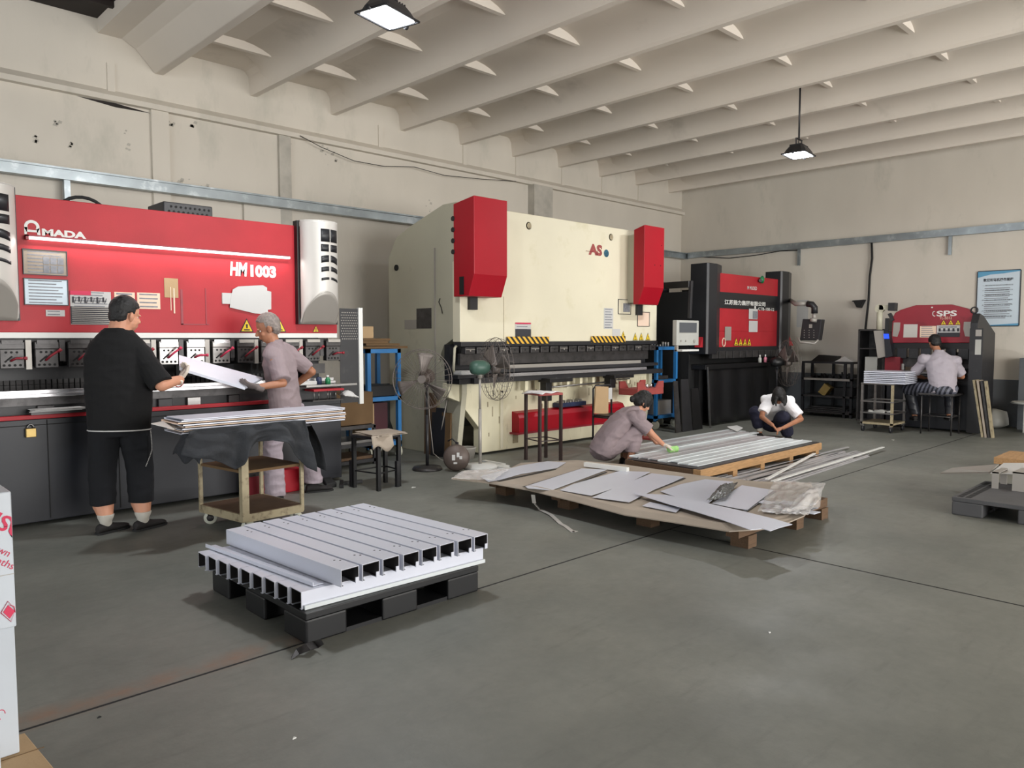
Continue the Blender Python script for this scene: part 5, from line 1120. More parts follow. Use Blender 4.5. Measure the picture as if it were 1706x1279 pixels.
# ================================================================ LONG PALLET WITH STRIPS
g = thing('long_pallet', 'long narrow wooden pallet piled with pale zinc strips between two crouching workers', 'pallet', (8.0, 4.5, 0))
yA, yB, xA, xB = 4.04, 4.98, 6.55, 9.35
MB().box(xA, xB, yA, yA+.09, .08, .165).build('side_beam', 'wood', g, .004); MB().box(xA, xB, yB-.09, yB, .08, .165).build('side_beam', 'woodd', g); B(xA, xA+.1, yA+.09, yB-.09, .08, .16).build('end_beam', 'woodd', g); B(xB-.1, xB, yA+.09, yB-.09, .08, .16).build('end_beam', 'woodd', g)
for x in (6.62, 7.2, 7.8, 8.5, 9.2): MB().box(x, x+.09, yA+.01, yB-.01, 0, .08).build('cross_block', 'wood', g)
MB().box(xA+.02, xB-.02, yA+.02, yB-.02, .165, .172).build('deck', 'dsteel', g)
mats = ['strip', 'strip', 'strip', 'strip', 'stripd', 'stripd', 'strip']
for i in range(7):
    y = yA+.10+i*.125; z = .173+(0.0 if i % 2 else .004)
    tag(MB().box(xA+.1+.03*(i % 3), xB-.06-.02*(i % 2), y, y+.112, z, z+.010).box(xA+.1, xB-.08, y+.110, y+.114, z, z+.016).build('zinc_strip', mats[i]), 'pale zinc strip on the long pallet, %s' % ('nearest the camera', 'second nearest', 'third nearest', 'middle one', 'third furthest', 'second furthest', 'furthest, beside the second pile')[i], 'metal strip', 'zinc strips on the long pallet')
g = thing('strip_support', 'low timber support under the far pile of strips beyond the long pallet', 'support', (8.5, 5.35, 0))
for x in (7.3, 8.4, 9.5): B(x, x+.1, 5.1, 5.62, 0, .15).build('block', 'woodd', g)
for i in range(5):
    y = 5.1+i*.1; tag(MB().box(7.0+.04*i, 9.75-.1*(i % 2), y, y+.08, .151, .165+.006*(i % 2)).build('zinc_strip', 'stripd' if i % 2 else 'strip'), 'zinc strip in the far pile beyond the long pallet, %s' % ('nearest the camera', 'second nearest', 'middle one', 'second furthest', 'furthest back')[i], 'metal strip', 'zinc strips in the far pile')
p = [PZ(u, v, .18) for u, v in ((1211, 711), (1228, 709), (1238, 713), (1228, 719), (1216, 714))]
tag(MB().prism(p, (0, 0, .006)).build('white_paper', 'paper'), 'small white paper lying on the far end of the zinc strips', 'paper')
# bundle of loose strips on the floor
r_ = random.Random(11)
for i in range(24):
    y0 = 3.52+.026*i; ya = y0+r_.uniform(-.04, .04); yb = 3.60+.020*i+r_.uniform(-.07, .07); xs = 6.95+r_.uniform(-.3, .2); xe = 9.2+r_.uniform(0, 1.1)
    z = .006+.011*(i % 3)
    if i in (3, 9): ya, yb, z = (3.56, 3.66, .048) if i == 3 else (3.62, 4.02, .060); xe = 10.35 if i == 3 else 9.1; xs = 7.1
    tag(MB().bar((xs, ya, z), (xe, yb, z), .03 if i not in (3, 9) else .035, .010).build('steel_strip', 'stripd' if i not in (3, 9) else 'white'),
        'long grey steel strip in the loose bundle lying on the floor' if i not in (3, 9) else ('longest bright white strip lying on top of the loose bundle' if i == 3 else 'shorter bright white strip slanting across the loose bundle'), 'metal strip', 'loose steel strips on the floor' if i not in (3, 9) else None)

# ================================================================ TROLLEY WITH CLOTH AND SHEET STACK
t = thing('trolley', 'worn cream steel trolley with casters under the sheet stack between the two standing men', 'trolley', (2.68, 5.72, 0))
A_, B_, C_, D_ = V((2.37, 6.01, 0)), V((2.46, 5.42, 0)), V((2.95, 5.45, 0)), V((2.9, 6.05, 0))
for i, p in enumerate((A_, B_, C_, D_)):
    w_ = .055 if i == 1 else .028; MB().box(p.x-w_/2, p.x+w_/2, p.y-w_/2, p.y+w_/2, .11, .77).build('post', 'rust', t, .003)
for hz_, wz_, hh_ in ((.13, .035, .06), (.76, .03, .03)):
    fr = MB(); z = V((0, 0, hz_))
    for a, b in ((A_, B_), (B_, C_), (C_, D_), (D_, A_)): fr.bar(a+z, b+z, wz_, hh_)
    fr.build('frame', 'rust', t)
up = V((0, 0, 1))
MB().prism([p+up*.15 for p in (A_, B_, C_, D_)], (0, 0, .012)).build('shelf', 'woodd', t)
mid = MB().prism([p+up*.47 for p in (A_, B_, C_, D_)], (0, 0, .02)); mid.build('shelf', 'brown', t)
MB().prism([p+up*.775 for p in (A_, B_, C_, D_)], (0, 0, .012)).build('shelf', 'dsteel', t)
for i, p in enumerate((A_, B_, C_, D_)):
    q = p+(V((2.68, 5.72, 0))-p).normalized()*.06; c = MB().lathe(q+V((.012, 0, .05)), [(.01, -.014), (.05, -.014), (.052, 0), (.05, .014), (.01, .014)], 20, 0, (.5, .86, 0)).build('caster', 'wheel', t)
    MB().lathe(q+V((.012, 0, .05)), [(.005, -.017), (.028, -.016), (.028, .016), (.005, .017)], 14, 0, (.5, .86, 0)).build('hub', 'dsteel', c); MB().box(q.x-.02, q.x+.03, q.y-.03, q.y+.03, .10, .112).box(q.x-.012, q.x-.006, q.y-.012, q.y+.012, .05, .10).build('fork', 'dsteel', c)
# cloth draped over the trolley and hanging down in front
low = [(303, 758), (320, 762), (345, 763), (372, 772), (393, 782), (402, 772), (412, 752), (430, 737), (452, 733), (474, 736), (486, 747), (497, 762), (508, 778), (524, 785), (527, 780)]
topl = [(315, 718), (330, 715), (350, 713), (372, 711), (393, 709), (405, 708), (418, 707), (432, 706), (452, 704), (468, 702), (480, 701), (490, 700), (497, 700), (504, 700), (508, 700)]
def clf(u, v):
    f = u*(len(low)-1); i = min(int(f), len(low)-2); f -= i; Yc = 5.38
    a = PY(*topl[i], Yc).lerp(PY(*topl[i+1], Yc), f); b = PY(*low[i], Yc).lerp(PY(*low[i+1], Yc), f)
    p = a.lerp(b, v); return p+V((0, .03*math.sin(u*24+v*2)*(.25+v)+.03*noise.noise(V((u*9, v*4, 2)))-.02*v, 0))
k = MB().grid(clf, 70, 16, .006, 0, (0, 1, 0)); k.box(2.2, 3.0, 5.38, 5.95, .79, .796)
k.grid(lambda u, v: V((2.17+.06*math.sin(v*5)*.3-.04*v, 5.38+.5*u, .79-.2*v+.03*math.sin(u*9))), 16, 8, .006, 0, (1, 0, 0))
k.grid(lambda u, v: V((3.02+.03*math.sin(u*8+v*3)+.12*v, 5.4+.5*u, .79-.38*v*(1-.4*u))), 16, 8, .006, 0, (1, 0, 0))
tag(k.build('work_cloth', 'cloth_b'), 'black work cloth draped over the cream trolley, hanging in two flaps', 'cloth')
lb = ['bottom', 'second from the bottom', 'third from the bottom', 'middle', 'third from the top', 'second from the top', 'topmost']
for i in range(7):
    z = .80+i*.0145; dx = (.0, .02, .005, .03, .012, -.02, .0)[i]; x0, x1, y0, y1 = 2.03+dx, 3.36+dx*.6, 5.46+.01*(i % 2), 5.80
    s_ = .0
    tag(MB().box(x0, x1, y0, y1, z, z+.004).box(x0, x1, y0, y0+.003, z-.0, z+.0125).box(x0, x1, y1-.003, y1, z, z+.0125).build('steel_sheet', 'sheet' if i == 6 else 'paperc' if i % 2 else 'profile'), 'long thin grey-white sheet in the stack on the trolley, %s' % lb[i], 'sheet metal', 'sheet stack on the trolley')
tag(MB().box(2.05, 3.37, 5.47, 5.80, .902, .907).build('steel_sheet', 'sheet'), 'blue-grey flat sheet closing the top of the stack on the trolley', 'sheet metal')
tag(MB().prism([PY(252, 705, 5.6), PY(277, 700, 5.8), PY(305, 708, 5.7), PY(290, 714, 5.5)], (0, 0, -.006)).build('corner_offcut', 'silver'), 'pointed pale offcut sticking out left of the stack on the trolley', 'offcut')
# sheet passed between the two men
a, b, c, d = PY(298, 591, 6.32), PY(438, 629, 6.36), PY(408, 645, 6.12), PY(299, 612, 6.12)
tag(MB().prism([a, b, c, d], (0, .004, -.018)).prism([d, c, c+V((0, .003, -.022)), d+V((0, .003, -.022))], (0, .004, 0)).build('held_panel', 'sheet'), 'pale folded steel panel passed between the two standing men', 'sheet metal')
p = PZ(430, 828)
g = thing('tool_box', 'bright red tool box on the floor behind the cream trolley', 'box', (3.35, 6.72, 0)); B(3.05, 3.32, 6.65, 6.8, 0, .2).build('body', 'red3', g, .006); B(3.05, 3.32, 6.65, 6.8, .2, .22).build('lid', 'dsteel', g)
g = thing('tool_box', 'dark red tool box on the floor just right of the bright red one', 'box', (3.5, 6.72, 0)); B(3.36, 3.62, 6.66, 6.8, 0, .22).build('body', 'red2', g, .006)
a = PZ(548, 806); k = MB().prism([PZ(536, 801, .0), PZ(545, 795, .0), PZ(561, 811, .0), PZ(544, 814, .0)], (0, 0, .05)); tag(k.build('foot_pedal', 'rubber', None, .01), 'black ridged foot pedal on the floor at the right end of the red machine', 'pedal')
a, b = PZ(563, 805, .02), PZ(602, 802, .02); tag(MB().bar(PZ(568, 805, .02), PZ(603, 801, .02), .03, .03).bar(PZ(569, 802, .02), PZ(569, 810, .02), .04, .035).build('hand_tool', 'black'), 'small black clamp tool on the floor left of the black stool', 'tool')
for i, (u, v, h_) in enumerate(((587, 811, .27), (663, 811, .26), (631, 818, .3))):
    p = PZ(u, v); 
    if i < 2: tag(B(p.x-.015, p.x+.015, p.y-.01, p.y+.03, 0, h_).build('steel_post', 'char'), ('short black post standing at the left side of the black stool', 'short black post standing at the right side of the black stool')[i], 'post')
tag(MB().bar(PZ(1083, 710, .012), PZ(1112, 708, .012), .03, .02).box(PZ(1086, 709).x-.04, PZ(1086, 709).x+.04, PZ(1086, 709).y-.08, PZ(1086, 709).y+.08, 0, .03).build('hand_tool', 'black'), 'black hand tool on the floor by the right blue cart', 'tool')
# torn scrap in front of the pallet
pts = [PZ(484, 1099, .0), PZ(495, 1088, .01), PZ(512, 1080, .03), PZ(525, 1076, .015), PZ(536, 1071, .045)]
k = MB(); w_ = [.004, .02, .028, .03, .02]
vs = []
for p, s_ in zip(pts, w_): vs += [p+V((0, -s_, 0)), p+V((.006, s_, .012))]
k.add(vs+[v+V((0, 0, .002)) for v in vs], [(2*i, 2*i+1, 2*i+3, 2*i+2) for i in range(4)]+[(2*i+10, 2*i+12, 2*i+13, 2*i+11) for i in range(4)], 0)
tag(k.build('torn_strip', 'dsteel'), 'curled torn scrap strip on the floor in front of the black pallet', 'scrap')
r_ = random.Random(8); 
for i, (u, v, l) in enumerate(((165, 1195, 'tiny dark chip on the floor near the rusty joint, lower left'), (490, 1230, 'tiny white chip on the floor at the bottom of the photo'), (1282, 1054, 'tiny pale chip on the floor right of centre'), (1488, 733, 'small pale chip on the floor in front of the small trolley'), (688, 812, 'thin white shaving on the floor right of the black stool'))):
    p = PZ(u, v); s_ = .008+.02*(i > 2); tag(MB().prism([p+V((-s_, -s_*.5, 0)), p+V((s_, -s_*.3, 0)), p+V((s_*.4, s_, 0))], (0, 0, .004)).build('metal_chip', 'blackm' if i == 0 else 'white'), l, 'scrap')

# ================================================================ WRAPPED BOXES AT THE LEFT EDGE
g = thing('wooden_pallet', 'pallet with cardboard cover under the white boxes in the lower left corner', 'pallet', (.1, 2.7, 0))
for y in (2.3, 2.85): B(-.5, .53, y, y+.1, 0, .12).build('beam', 'woodd', g)
MB().prism([(-.5, 2.97, .12), (.545, 2.95, .12), (.58, 2.3, .12), (-.5, 2.2, .12)], (0, 0, .03)).build('cardboard_cover', 'card', g, .003)
MB().box(-.5, .57, 2.80-.003, 2.80, .150, .1515).build('cover_fold', 'brown', g)
def wbox(x0, x1, y0, y1, z0, z1, label):
    t = thing('wrapped_box', label, 'box', ((x0+x1)/2, (y0+y1)/2, z0)); B(x0, x1, y0, y1, z0, z1).build('box_body', 'wrap', t, .004); return t
b1 = wbox(-.3, .508, 2.8, 3.25, .573, 1.01, 'upper white wrapped box with red printing at the left edge')
b2 = wbox(-.3, .505, 2.815, 3.2, .151, .571, 'lower white wrapped box standing on the cardboard cover at the left edge')
b3 = wbox(-.35, .415, 2.58, 2.78, .151, .56, 'lower white box with faint red marks cut by the left edge, in front')
an = -.62; ca_, sa_ = math.cos(an), math.sin(an); AX = (V((ca_, 0, sa_)), V((-sa_, 0, ca_)), V((0, -1, 0)))
def boxtext(s, q, w_, h_, bold=0):
    o = text(s, PY(*q, 2.8), w_, h_, 'inkr', b1, ax=AX, bold=bold); lim = .506-parent_loc(b1).x
    for v in o.data.vertices: v.co.x = min(v.co.x, lim)
boxtext('VISU', (-46, 864), .150, .050, .02); boxtext('tear down', (-56, 899), .128, .022); boxtext('6 months', (-46, 922), .124, .022)
k = MB(); c = PY(14, 1018, 2.798); k.prism([c+V((-.014, 0, 0)), c+V((0, 0, .02)), c+V((.018, 0, -.004)), c+V((.003, 0, -.025))], (0, .002, 0)); k.build('emblem', 'inkr', b1)
k = MB().tube([c+V((-.02, -.001, .0)), c+V((0, -.001, .033)), c+V((.022, -.001, .0)), c+V((.006, -.001, -.035)), c+V((-.02, -.001, 0))], .0012, 4).tube([c+V((.004, -.001, .02)), c+V((.016, -.001, .012)), c+V((.018, -.001, -.008))], .0012, 4); o_ = k.build('emblem_outline', 'inkr', b1)
for o_ in [q_ for q_ in b1.children if q_.name.startswith('emblem')]:
    for v_ in o_.data.vertices: v_.co.x = min(v_.co.x, .506-parent_loc(b1).x)
MB().box(-.3, .508, 2.798, 2.8, .745, .747).box(-.3, .508, 2.798, 2.8, .90, .9015).build('film_fold', 'silver_flat', b1)
p = PY(2, 1190, 2.58); k = MB().tube([p+V((.01*math.cos(q), 0, .014*math.sin(q))) for q in [.5*i for i in range(10)]], .0015, 4); k.build('printed_mark', 'inkr', b3)
# ================================================================ PEOPLE
class Fig:
    def __init__(s): s.mb = MB()
    def loft(s, rings, n=18):
        """rings: (centre, half width along side, half depth along front, side vector, front vector)"""
        vs = []
        for c, a, b, sd, fr in rings:
            vs += [V(c)+V(sd)*a*math.cos(t)+V(fr)*b*math.sin(t) for t in [2*math.pi*i/n for i in range(n)]]
        k = len(rings); fs = [(i*n+j, i*n+(j+1) % n, (i+1)*n+(j+1) % n, (i+1)*n+j) for i in range(k-1) for j in range(n)]
        fs += [list(range(n-1, -1, -1)), list(range((k-1)*n, k*n))]; s.mb.add(vs, fs); return s
    def cap(s, a, b, ra, rb, n=14, flat_b=False):
        a, b = V(a), V(b); d = b-a; L = d.length
        if L < 1e-5: return s
        d = d/L; x = d.orthogonal().normalized(); y = d.cross(x); R_ = []
        for f in (.08, .35, .65, .9): q = math.acos(f); R_.append((a-d*ra*f if False else a-d*ra*math.sin(math.acos(1-f)) if False else a-d*ra*math.sqrt(1-f*f), ra*f))
        R_ += [(a, ra), (a.lerp(b, .5), (ra+rb)/2), (b, rb)]
        if not flat_b:
            for f in (.9, .65, .35, .08): R_.append((b+d*rb*math.sqrt(1-f*f), rb*f))
        return s.loft([(c, r, r, x, y) for c, r in R_], n)
    def ell(s, c, rx, ry, rz, ax=None, n=16, m=9):
        ax = ax or (V((1, 0, 0)), V((0, 1, 0)), V((0, 0, 1))); R_ = []
        for i in range(m+1):
            t = -math.pi/2+math.pi*i/m; t = max(-1.45, min(1.45, t)); R_.append((V(c)+ax[2]*rz*math.sin(t), rx*math.cos(t), ry*math.cos(t), ax[0], ax[1]))
        return s.loft(R_, n)
    def chain(s, pts, rs, n=14):
        for i in range(len(pts)-1): s.cap(pts[i], pts[i+1], rs[i], rs[i+1], n)
        return s
    def done(s, name, mat, parent, voxel=.007, smooth=2, wrinkle=0, wf=9, seed=0):
        me = bpy.data.meshes.new('tmp'); me.from_pydata([tuple(v) for v in s.mb.v], [], s.mb.f); me.update()
        o = bpy.data.objects.new('tmp', me); C.objects.link(o)
        r = o.modifiers.new('r', 'REMESH'); r.mode = 'VOXEL'; r.voxel_size = voxel; r.use_smooth_shade = True
        if smooth: q = o.modifiers.new('s', 'SMOOTH'); q.iterations = smooth; q.factor = .5
        dg = bpy.context.evaluated_depsgraph_get(); m2 = bpy.data.meshes.new_from_object(o.evaluated_get(dg)); bpy.data.objects.remove(o)
        off = parent_loc(parent); sd = V((seed*3.1, seed*1.7, 0))
        if wrinkle:
            nn = [v.normal.copy() for v in m2.vertices]
            for v, nv in zip(m2.vertices, nn):
                p = v.co*wf+sd; p2 = V((p.x, p.y, p.z*1.8))
                w1 = 1-abs(noise.noise(p2))*2.4; w2 = noise.noise(p2*2.3)
                v.co += nv*wrinkle*(w1*.7+w2*.5-.3)
        for v in m2.vertices: v.co -= off
        m2.name = name; m2.materials.clear(); m2.materials.append(M[mat]); m2.polygons.foreach_set('use_smooth', [True]*len(m2.polygons))
        ob = bpy.data.objects.new(name, m2); C.objects.link(ob); ob.parent = parent; return ob

def axes(f, u):
    f = V(f).normalized(); u = V(u); s_ = f.cross(u).normalized(); u = s_.cross(f).normalized(); return f, s_, u     # forward, right, up

def head(F, c, f, u, R=1.0, jaw=1.0):
    """c: centre of the skull; eyes at half the head height"""
    f, s_, u = axes(f, u)
    P_ = lambda a, b, d: V(c)+s_*a*R+f*b*R+u*d*R
    F.ell(P_(0, -.008, .028), .074*R, .094*R, .088*R, (s_, f, u))
    F.ell(P_(0, .022, -.045), .058*R*jaw, .066*R, .068*R, (s_, f, u))
    F.ell(P_(0, .040, -.088), .034*R*jaw, .034*R, .022*R, (s_, f, u))                    # chin
    for q in (-1, 1):
        F.ell(P_(q*.036*jaw, .052, -.04), .022*R, .022*R, .024*R, (s_, f, u), 10, 6)        # cheeks
        F.ell(P_(q*.076, -.006, -.018), .010*R, .018*R, .032*R, (s_, f, u), 10, 6)          # ears
        F.ell(P_(q*.086, -.014, -.012), .006*R, .012*R, .024*R, (s_, f, u), 10, 6)
        F.ell(P_(q*.028, .080, .006), .020*R, .010*R, .007*R, (s_, f, u), 10, 6)            # brows
    F.cap(P_(0, .086, .0), P_(0, .104, -.032), .008*R, .0125*R, 10)
    F.ell(P_(0, .098, -.036), .017*R, .010*R, .009*R, (s_, f, u), 10, 6)
    F.ell(P_(0, .086, -.060), .022*R, .009*R, .005*R, (s_, f, u), 10, 6); F.ell(P_(0, .083, -.070), .019*R, .009*R, .006*R, (s_, f, u), 10, 6)
    return P_
def eyes(parent, P_, R=1.0):
    mb = MB(); m2 = MB()
    for q in (-1, 1):
        c = P_(q*.030, .065, -.008); d = (P_(0, 1, 0)-P_(0, 0, 0)).normalized()
        mb.lathe(c-d*.010, [(.001, 0), (.007, .003), (.009, .010), (.007, .015), (.001, .018)], 12, 0, d); m2.lathe(c+d*.0075, [(.001, 0), (.005, .001), (.001, .0022)], 10, 0, d)
    mb.build('eyes', 'white', parent); m2.build('pupils', 'ink', parent)
def hair(parent, c, f, u, mat, R=1.0, low=-.02, front=.055, thick=.008, crown=1.0, voxel=.007, long=0):
    f, s_, u = axes(f, u); P_ = lambda a, b, d: V(c)+s_*a*R+f*b*R+u*d*R; H = Fig()
    H.ell(P_(0, -.012, .036), (.075+thick)*R, (.094+thick)*R, (.088+thick)*R*crown, (s_, f, u))
    H.ell(P_(0, -.048, low), (.068+thick)*R, .056*R, .066*R, (s_, f, u))
    if long: long(H, P_, s_, f, u)
    o = H.done('hair', mat, parent, voxel, 1, .004, 30)
    # trim away what would cover the face
    import bmesh
    bm = bmesh.new(); bm.from_mesh(o.data); off = parent_loc(parent); kill = []
    for v in bm.verts:
        q = v.co+off-V(c); a, b, d = q.dot(s_)/R, q.dot(f)/R, q.dot(u)/R
        if (b > .02 and d < front+.03*(abs(a)/.08)**2*-1 and not long): kill.append(v)
        elif not long and abs(a) > .055 and -.03 < b <= .02 and d < .0: kill.append(v)
    bmesh.ops.delete(bm, geom=kill, context='VERTS'); bm.to_mesh(o.data); bm.free(); return o
def hand(F, w, d, n, side, R=1.0, curl=.35, g=0.0, spread=.06, thumb=.8):
    """w wrist, d towards the fingers, n out of the palm, side +1: thumb on +s side"""
    d, s_, n_ = axes(d, n); s_ = s_*side; n = V(n_)
    F.loft([(V(w)+d*a*R, ww*R+g, hh*R+g, s_, n) for a, ww, hh in ((-.01, .022, .018), (.015, .028, .017), (.045, .036, .015), (.075, .040, .014), (.09, .038, .012), (.096, .03, .008))])
    for i, (o, L) in enumerate(((.030, .070), (.010, .080), (-.010, .074), (-.029, .058))):
        p = V(w)+d*.088*R+s_*o*R; a = -spread*(i-1.2)*.5; dd = (d*math.cos(a)+s_*-math.sin(-a)*.6).normalized(); ang = 0; r = (.0088, .0092, .0088, .0076)[i]*R+g
        for j, l in enumerate((.45, .32, .23)):
            ang += curl*(.7, 1.1, .9)[j]; q = p+(dd*math.cos(ang)+n*math.sin(ang))*L*l*R; F.cap(p, q, r*(1-.08*j), r*(.93-.08*j), 10); p = q
    p = V(w)+d*.028*R+s_*.026*R; td = (d*.62+s_*.75+n*.25*thumb).normalized()
    q = p+td*.038*R; F.cap(p, q, .0135*R+g, .0108*R+g, 10); td2 = (d*.85+s_*.35+n*.45*thumb).normalized(); q2 = q+td2*.032*R; F.cap(q, q2, .0105*R+g, .0098*R+g, 10); F.cap(q2, q2+td2*.022*R, .0098*R+g, .008*R+g, 10)
    return F
def shoe(parent, ankle, toe_dir, L=.27, mat='shoe', hz=.0, wd=.046):
    d = V((toe_dir[0], toe_dir[1], 0)).normalized(); s_ = V((d.y, -d.x, 0)); u = V((0, 0, 1)); b = V((ankle[0], ankle[1], hz)); k = .27/L
    F = Fig()
    rg = []
    for a, ww, h in ((-.075, .020, .045), (-.066, .032, .062), (-.03, .038, .074), (.03, .040, .070), (.08, .045, .052), (.125, .048, .042), (.165, .042, .034), (.188, .026, .026), (.196, .010, .014)):
        rg.append((b+d*a*(L/.27)+u*(h/2+.012), ww*wd/.046, h/2, s_, u))
    F.loft(rg, 18); o = F.done('shoe', mat, parent, .005, 2)
    mb = MB(); pts = [(-.08, .022), (-.06, .036), (.0, .040), (.08, .047), (.13, .050), (.175, .042), (.2, .02)]
    ring = [b+d*a*(L/.27)+s_*w_+u*.0 for a, w_ in pts]+[b+d*a*(L/.27)-s_*w_ for a, w_ in reversed(pts)]; mb.prism(ring, (0, 0, .016)); mb.build('sole', 'rubber', o)
    return o
def figure(name_label, cat_loc): return thing('person', name_label, 'person', cat_loc)
def torso_rings(pel, che, nek, side, fr, ws, ds):
    """rings from pelvis to neck; ws/ds half widths / depths"""
    out = []; k = len(ws)
    for i in range(k):
        t = i/(k-1); p = V(pel)*(1-t)**2+V(che)*2*t*(1-t)+V(nek)*t*t
        t2 = min(k-1, i+1)/(k-1); t1 = max(0, i-1)/(k-1); f_ = lambda t: V(pel)*(1-t)**2+V(che)*2*t*(1-t)+V(nek)*t*t
        ax = (f_(t2)-f_(t1)).normalized(); s_ = V(side)-ax*V(side).dot(ax); s_.normalize(); out.append((p, ws[i], ds[i], s_, ax.cross(s_) if ax.cross(s_).dot(V(fr)) > 0 else -ax.cross(s_)))
    return out

def hang(L, t0, t1): return L

# ---- man in black, back to the camera
t = figure('heavyset person in black T-shirt and long shorts with white gloves, back to the camera', (1.87, 6.25, 0))
fr = V((.50, .86, 0)).normalized(); sd = V((fr.y, -fr.x, 0)); up = V((0, 0, 1))
pel = V((1.86, 6.26, .86)); nek = V((1.865, 6.25, 1.55)); hc = V((1.925, 6.25, 1.665)); hf = V((.96, .30, -.16))
LA, RA = V((1.735, 6.24, .09)), V((1.975, 6.15, .09)); LK, RK = V((1.735, 6.29, .46)), V((1.98, 6.20, .46)); LH, RH = pel-sd*.10-up*.05, pel+sd*.10-up*.05
RS = V((2.02, 6.15, 1.375)); RE = V((2.09, 6.00, 1.13)); RW = V((2.25, 6.06, 1.16)); RD = (V((2.33, 6.13, 1.25))-RW).normalized()
LS = V((1.73, 6.36, 1.375)); LE = V((1.78, 6.56, 1.16)); LW = V((2.02, 6.58, 1.19)); LD = (V((2.4, 6.36, 1.31))-LW).normalized()
F = Fig(); P_ = head(F, hc, hf, (0, 0, 1), 1.16, 1.15); F.cap(nek-up*.07, hc-up*.05-hf*.03, .088, .078)
F.loft(torso_rings(pel, (pel+nek)/2, nek-up*.05, sd, fr, [.16, .17, .18, .18, .17, .09], [.12, .14, .14, .13, .11, .06]))
F.chain([RS, RE, RW], [.056, .052, .034]); F.chain([LS, LE, LW], [.052, .046, .030])
F.chain([LH, LK, LA+up*.03], [.09, .062, .036]); F.chain([RH, RK, RA+up*.03], [.09, .062, .036])
F.chain([LK-up*.1, LK-up*.24, LA+up*.04], [.082, .078, .054]); F.chain([RK-up*.1, RK-up*.24, RA+up*.04], [.082, .078, .054])
hand(F, RW, RD, (-.2, .3, 1), 1, 1, .5); hand(F, LW, LD, (.1, -.2, 1), -1, 1, .5)
F.done('body', 'skin', t, .0055, 2); eyes(t, P_)
hair(t, hc, hf, (0, 0, 1), 'hair', 1.16, -.012, .062, .006)
F = Fig(); rg = torso_rings(pel-up*.085, (pel+nek)/2+fr*.02, nek, sd, fr, [.218, .228, .236, .240, .243, .238, .196, .105], [.165, .178, .186, .182, .165, .145, .120, .085])
F.loft(rg, 28); F.cap(nek+up*-.02, nek+up*.012, .092, .09, flat_b=True)
F.chain([LS+V((.03, -.02, -.02)), LS.lerp(LE, .9)], [.078, .074]); F.cap(RS-V((.03, -.02, 0)), RS.lerp(RE, .98), .084, .088, 16, True); F.cap(LS.lerp(nek, .5), LS, .05, .06); F.cap(RS.lerp(nek, .5), RS, .05, .06)
F.done('tshirt', 'tee', t, .007, 4, .006, 6, 1)
F = Fig(); z0 = V((0, 0, .745)); hem = [V(c)+s_*a*1.012*math.cos(q)+f_*b*1.012*math.sin(q)+V((0, 0, .008)) for c, a, b, s_, f_ in rg[:1] for q in [2*math.pi*i/40 for i in range(41)]]
k = MB().tube(hem, .0055, 6); k.build('shirt_hem', 'paper', t)
F = Fig(); F.loft([(pel+up*.06, .185, .145, sd, fr), (pel-up*.02, .19, .15, sd, fr), (pel-up*.12, .19, .145, sd, fr)], 22)
for H_, K_, s0 in ((LH, LK, -1), (RH, RK, 1)): F.loft([(H_+up*.02, .115, .135, sd, fr), (H_.lerp(K_, .5), .108, .12, sd, fr), (K_, .098, .105, sd, fr), (K_-up*.14, .095, .10, sd, fr), (K_-up*.245, .092, .098, sd, fr)], 20)
F.done('shorts', 'shorts', t, .0075, 3, .005, 6, 2)
for A_, nm in ((LA, 0), (RA, 1)):
    S_ = Fig(); S_.loft([(A_+up*.055, .062, .062, sd, fr), (A_+up*.03, .056, .06, sd, fr), (A_, .042, .055, sd, fr), (A_-up*.04+fr*.02, .04, .06, sd, fr)]); S_.done('sock', 'sock', t, .006, 2)
shoe(t, LA, (.93, .38), .27); shoe(t, RA, (.93, .36), .28)
for w_, d_, n_, s_ in ((RW, RD, (-.2, .3, 1), 1), (LW, LD, (.1, -.2, 1), -1)):
    G = Fig(); hand(G, w_, d_, n_, s_, 1, .5, .0028); G.loft([(w_-d_*.035, .034, .033, d_.orthogonal().normalized(), d_.cross(d_.orthogonal().normalized())), (w_, .031, .03, d_.orthogonal().normalized(), d_.cross(d_.orthogonal().normalized())), (w_+d_*.02, .03, .024, d_.orthogonal().normalized(), d_.cross(d_.orthogonal().normalized()))]); G.done('glove', 'glove', t, .0045, 1)
ch = MB(); p0 = PY(250, 718, 6.12); 
for i in range(26):
    f = i/25; c = PY(251+2*math.sin(f*3)-9*max(0, f-.55)*2, 718+58*f, 6.09); ch.lathe(c, [(.001, -.004), (.005, 0), (.001, .004)], 8)
ch.build('side_chain', 'silver', t)
k = MB().tube([RW-RD*.03+V((.036*math.cos(q), .0, .036*math.sin(q)-0.0)) for q in [2*math.pi*i/16 for i in range(17)]], .005, 6); k.build('bracelet', 'brick', t)

# ---- grey-haired man in taupe work clothes, mid-stride
t = figure('person with short grey hair in taupe work shirt and pale trousers, stepping behind the trolley', (3.35, 6.4, 0))
fr = V((-.52, .85, 0)).normalized(); sd = V((fr.y, -fr.x, 0)); pel = V((3.34, 6.42, .88)); nek = V((3.23, 6.42, 1.435)); hc = V((3.175, 6.43, 1.575)); hf = V((-.86, .42, -.30))
LH, RH = pel-sd*.085-up*.04, pel+sd*.085-up*.04; LK, LA = V((3.16, 6.36, .48)), V((3.19, 6.38, .09)); RK, RA = V((3.52, 6.44, .50)), V((3.64, 6.50, .13))
LS = V((3.12, 6.27, 1.345)); LE = V((3.15, 6.12, 1.09)); LW = V((2.93, 6.14, 1.065)); LD = (V((2.80, 6.14, 1.10))-LW).normalized()
RS = V((3.42, 6.50, 1.35)); RE = V((3.60, 6.42, 1.165)); RW = V((3.50, 6.60, 1.02)); RD = V((-.6, .5, -.5)).normalized()
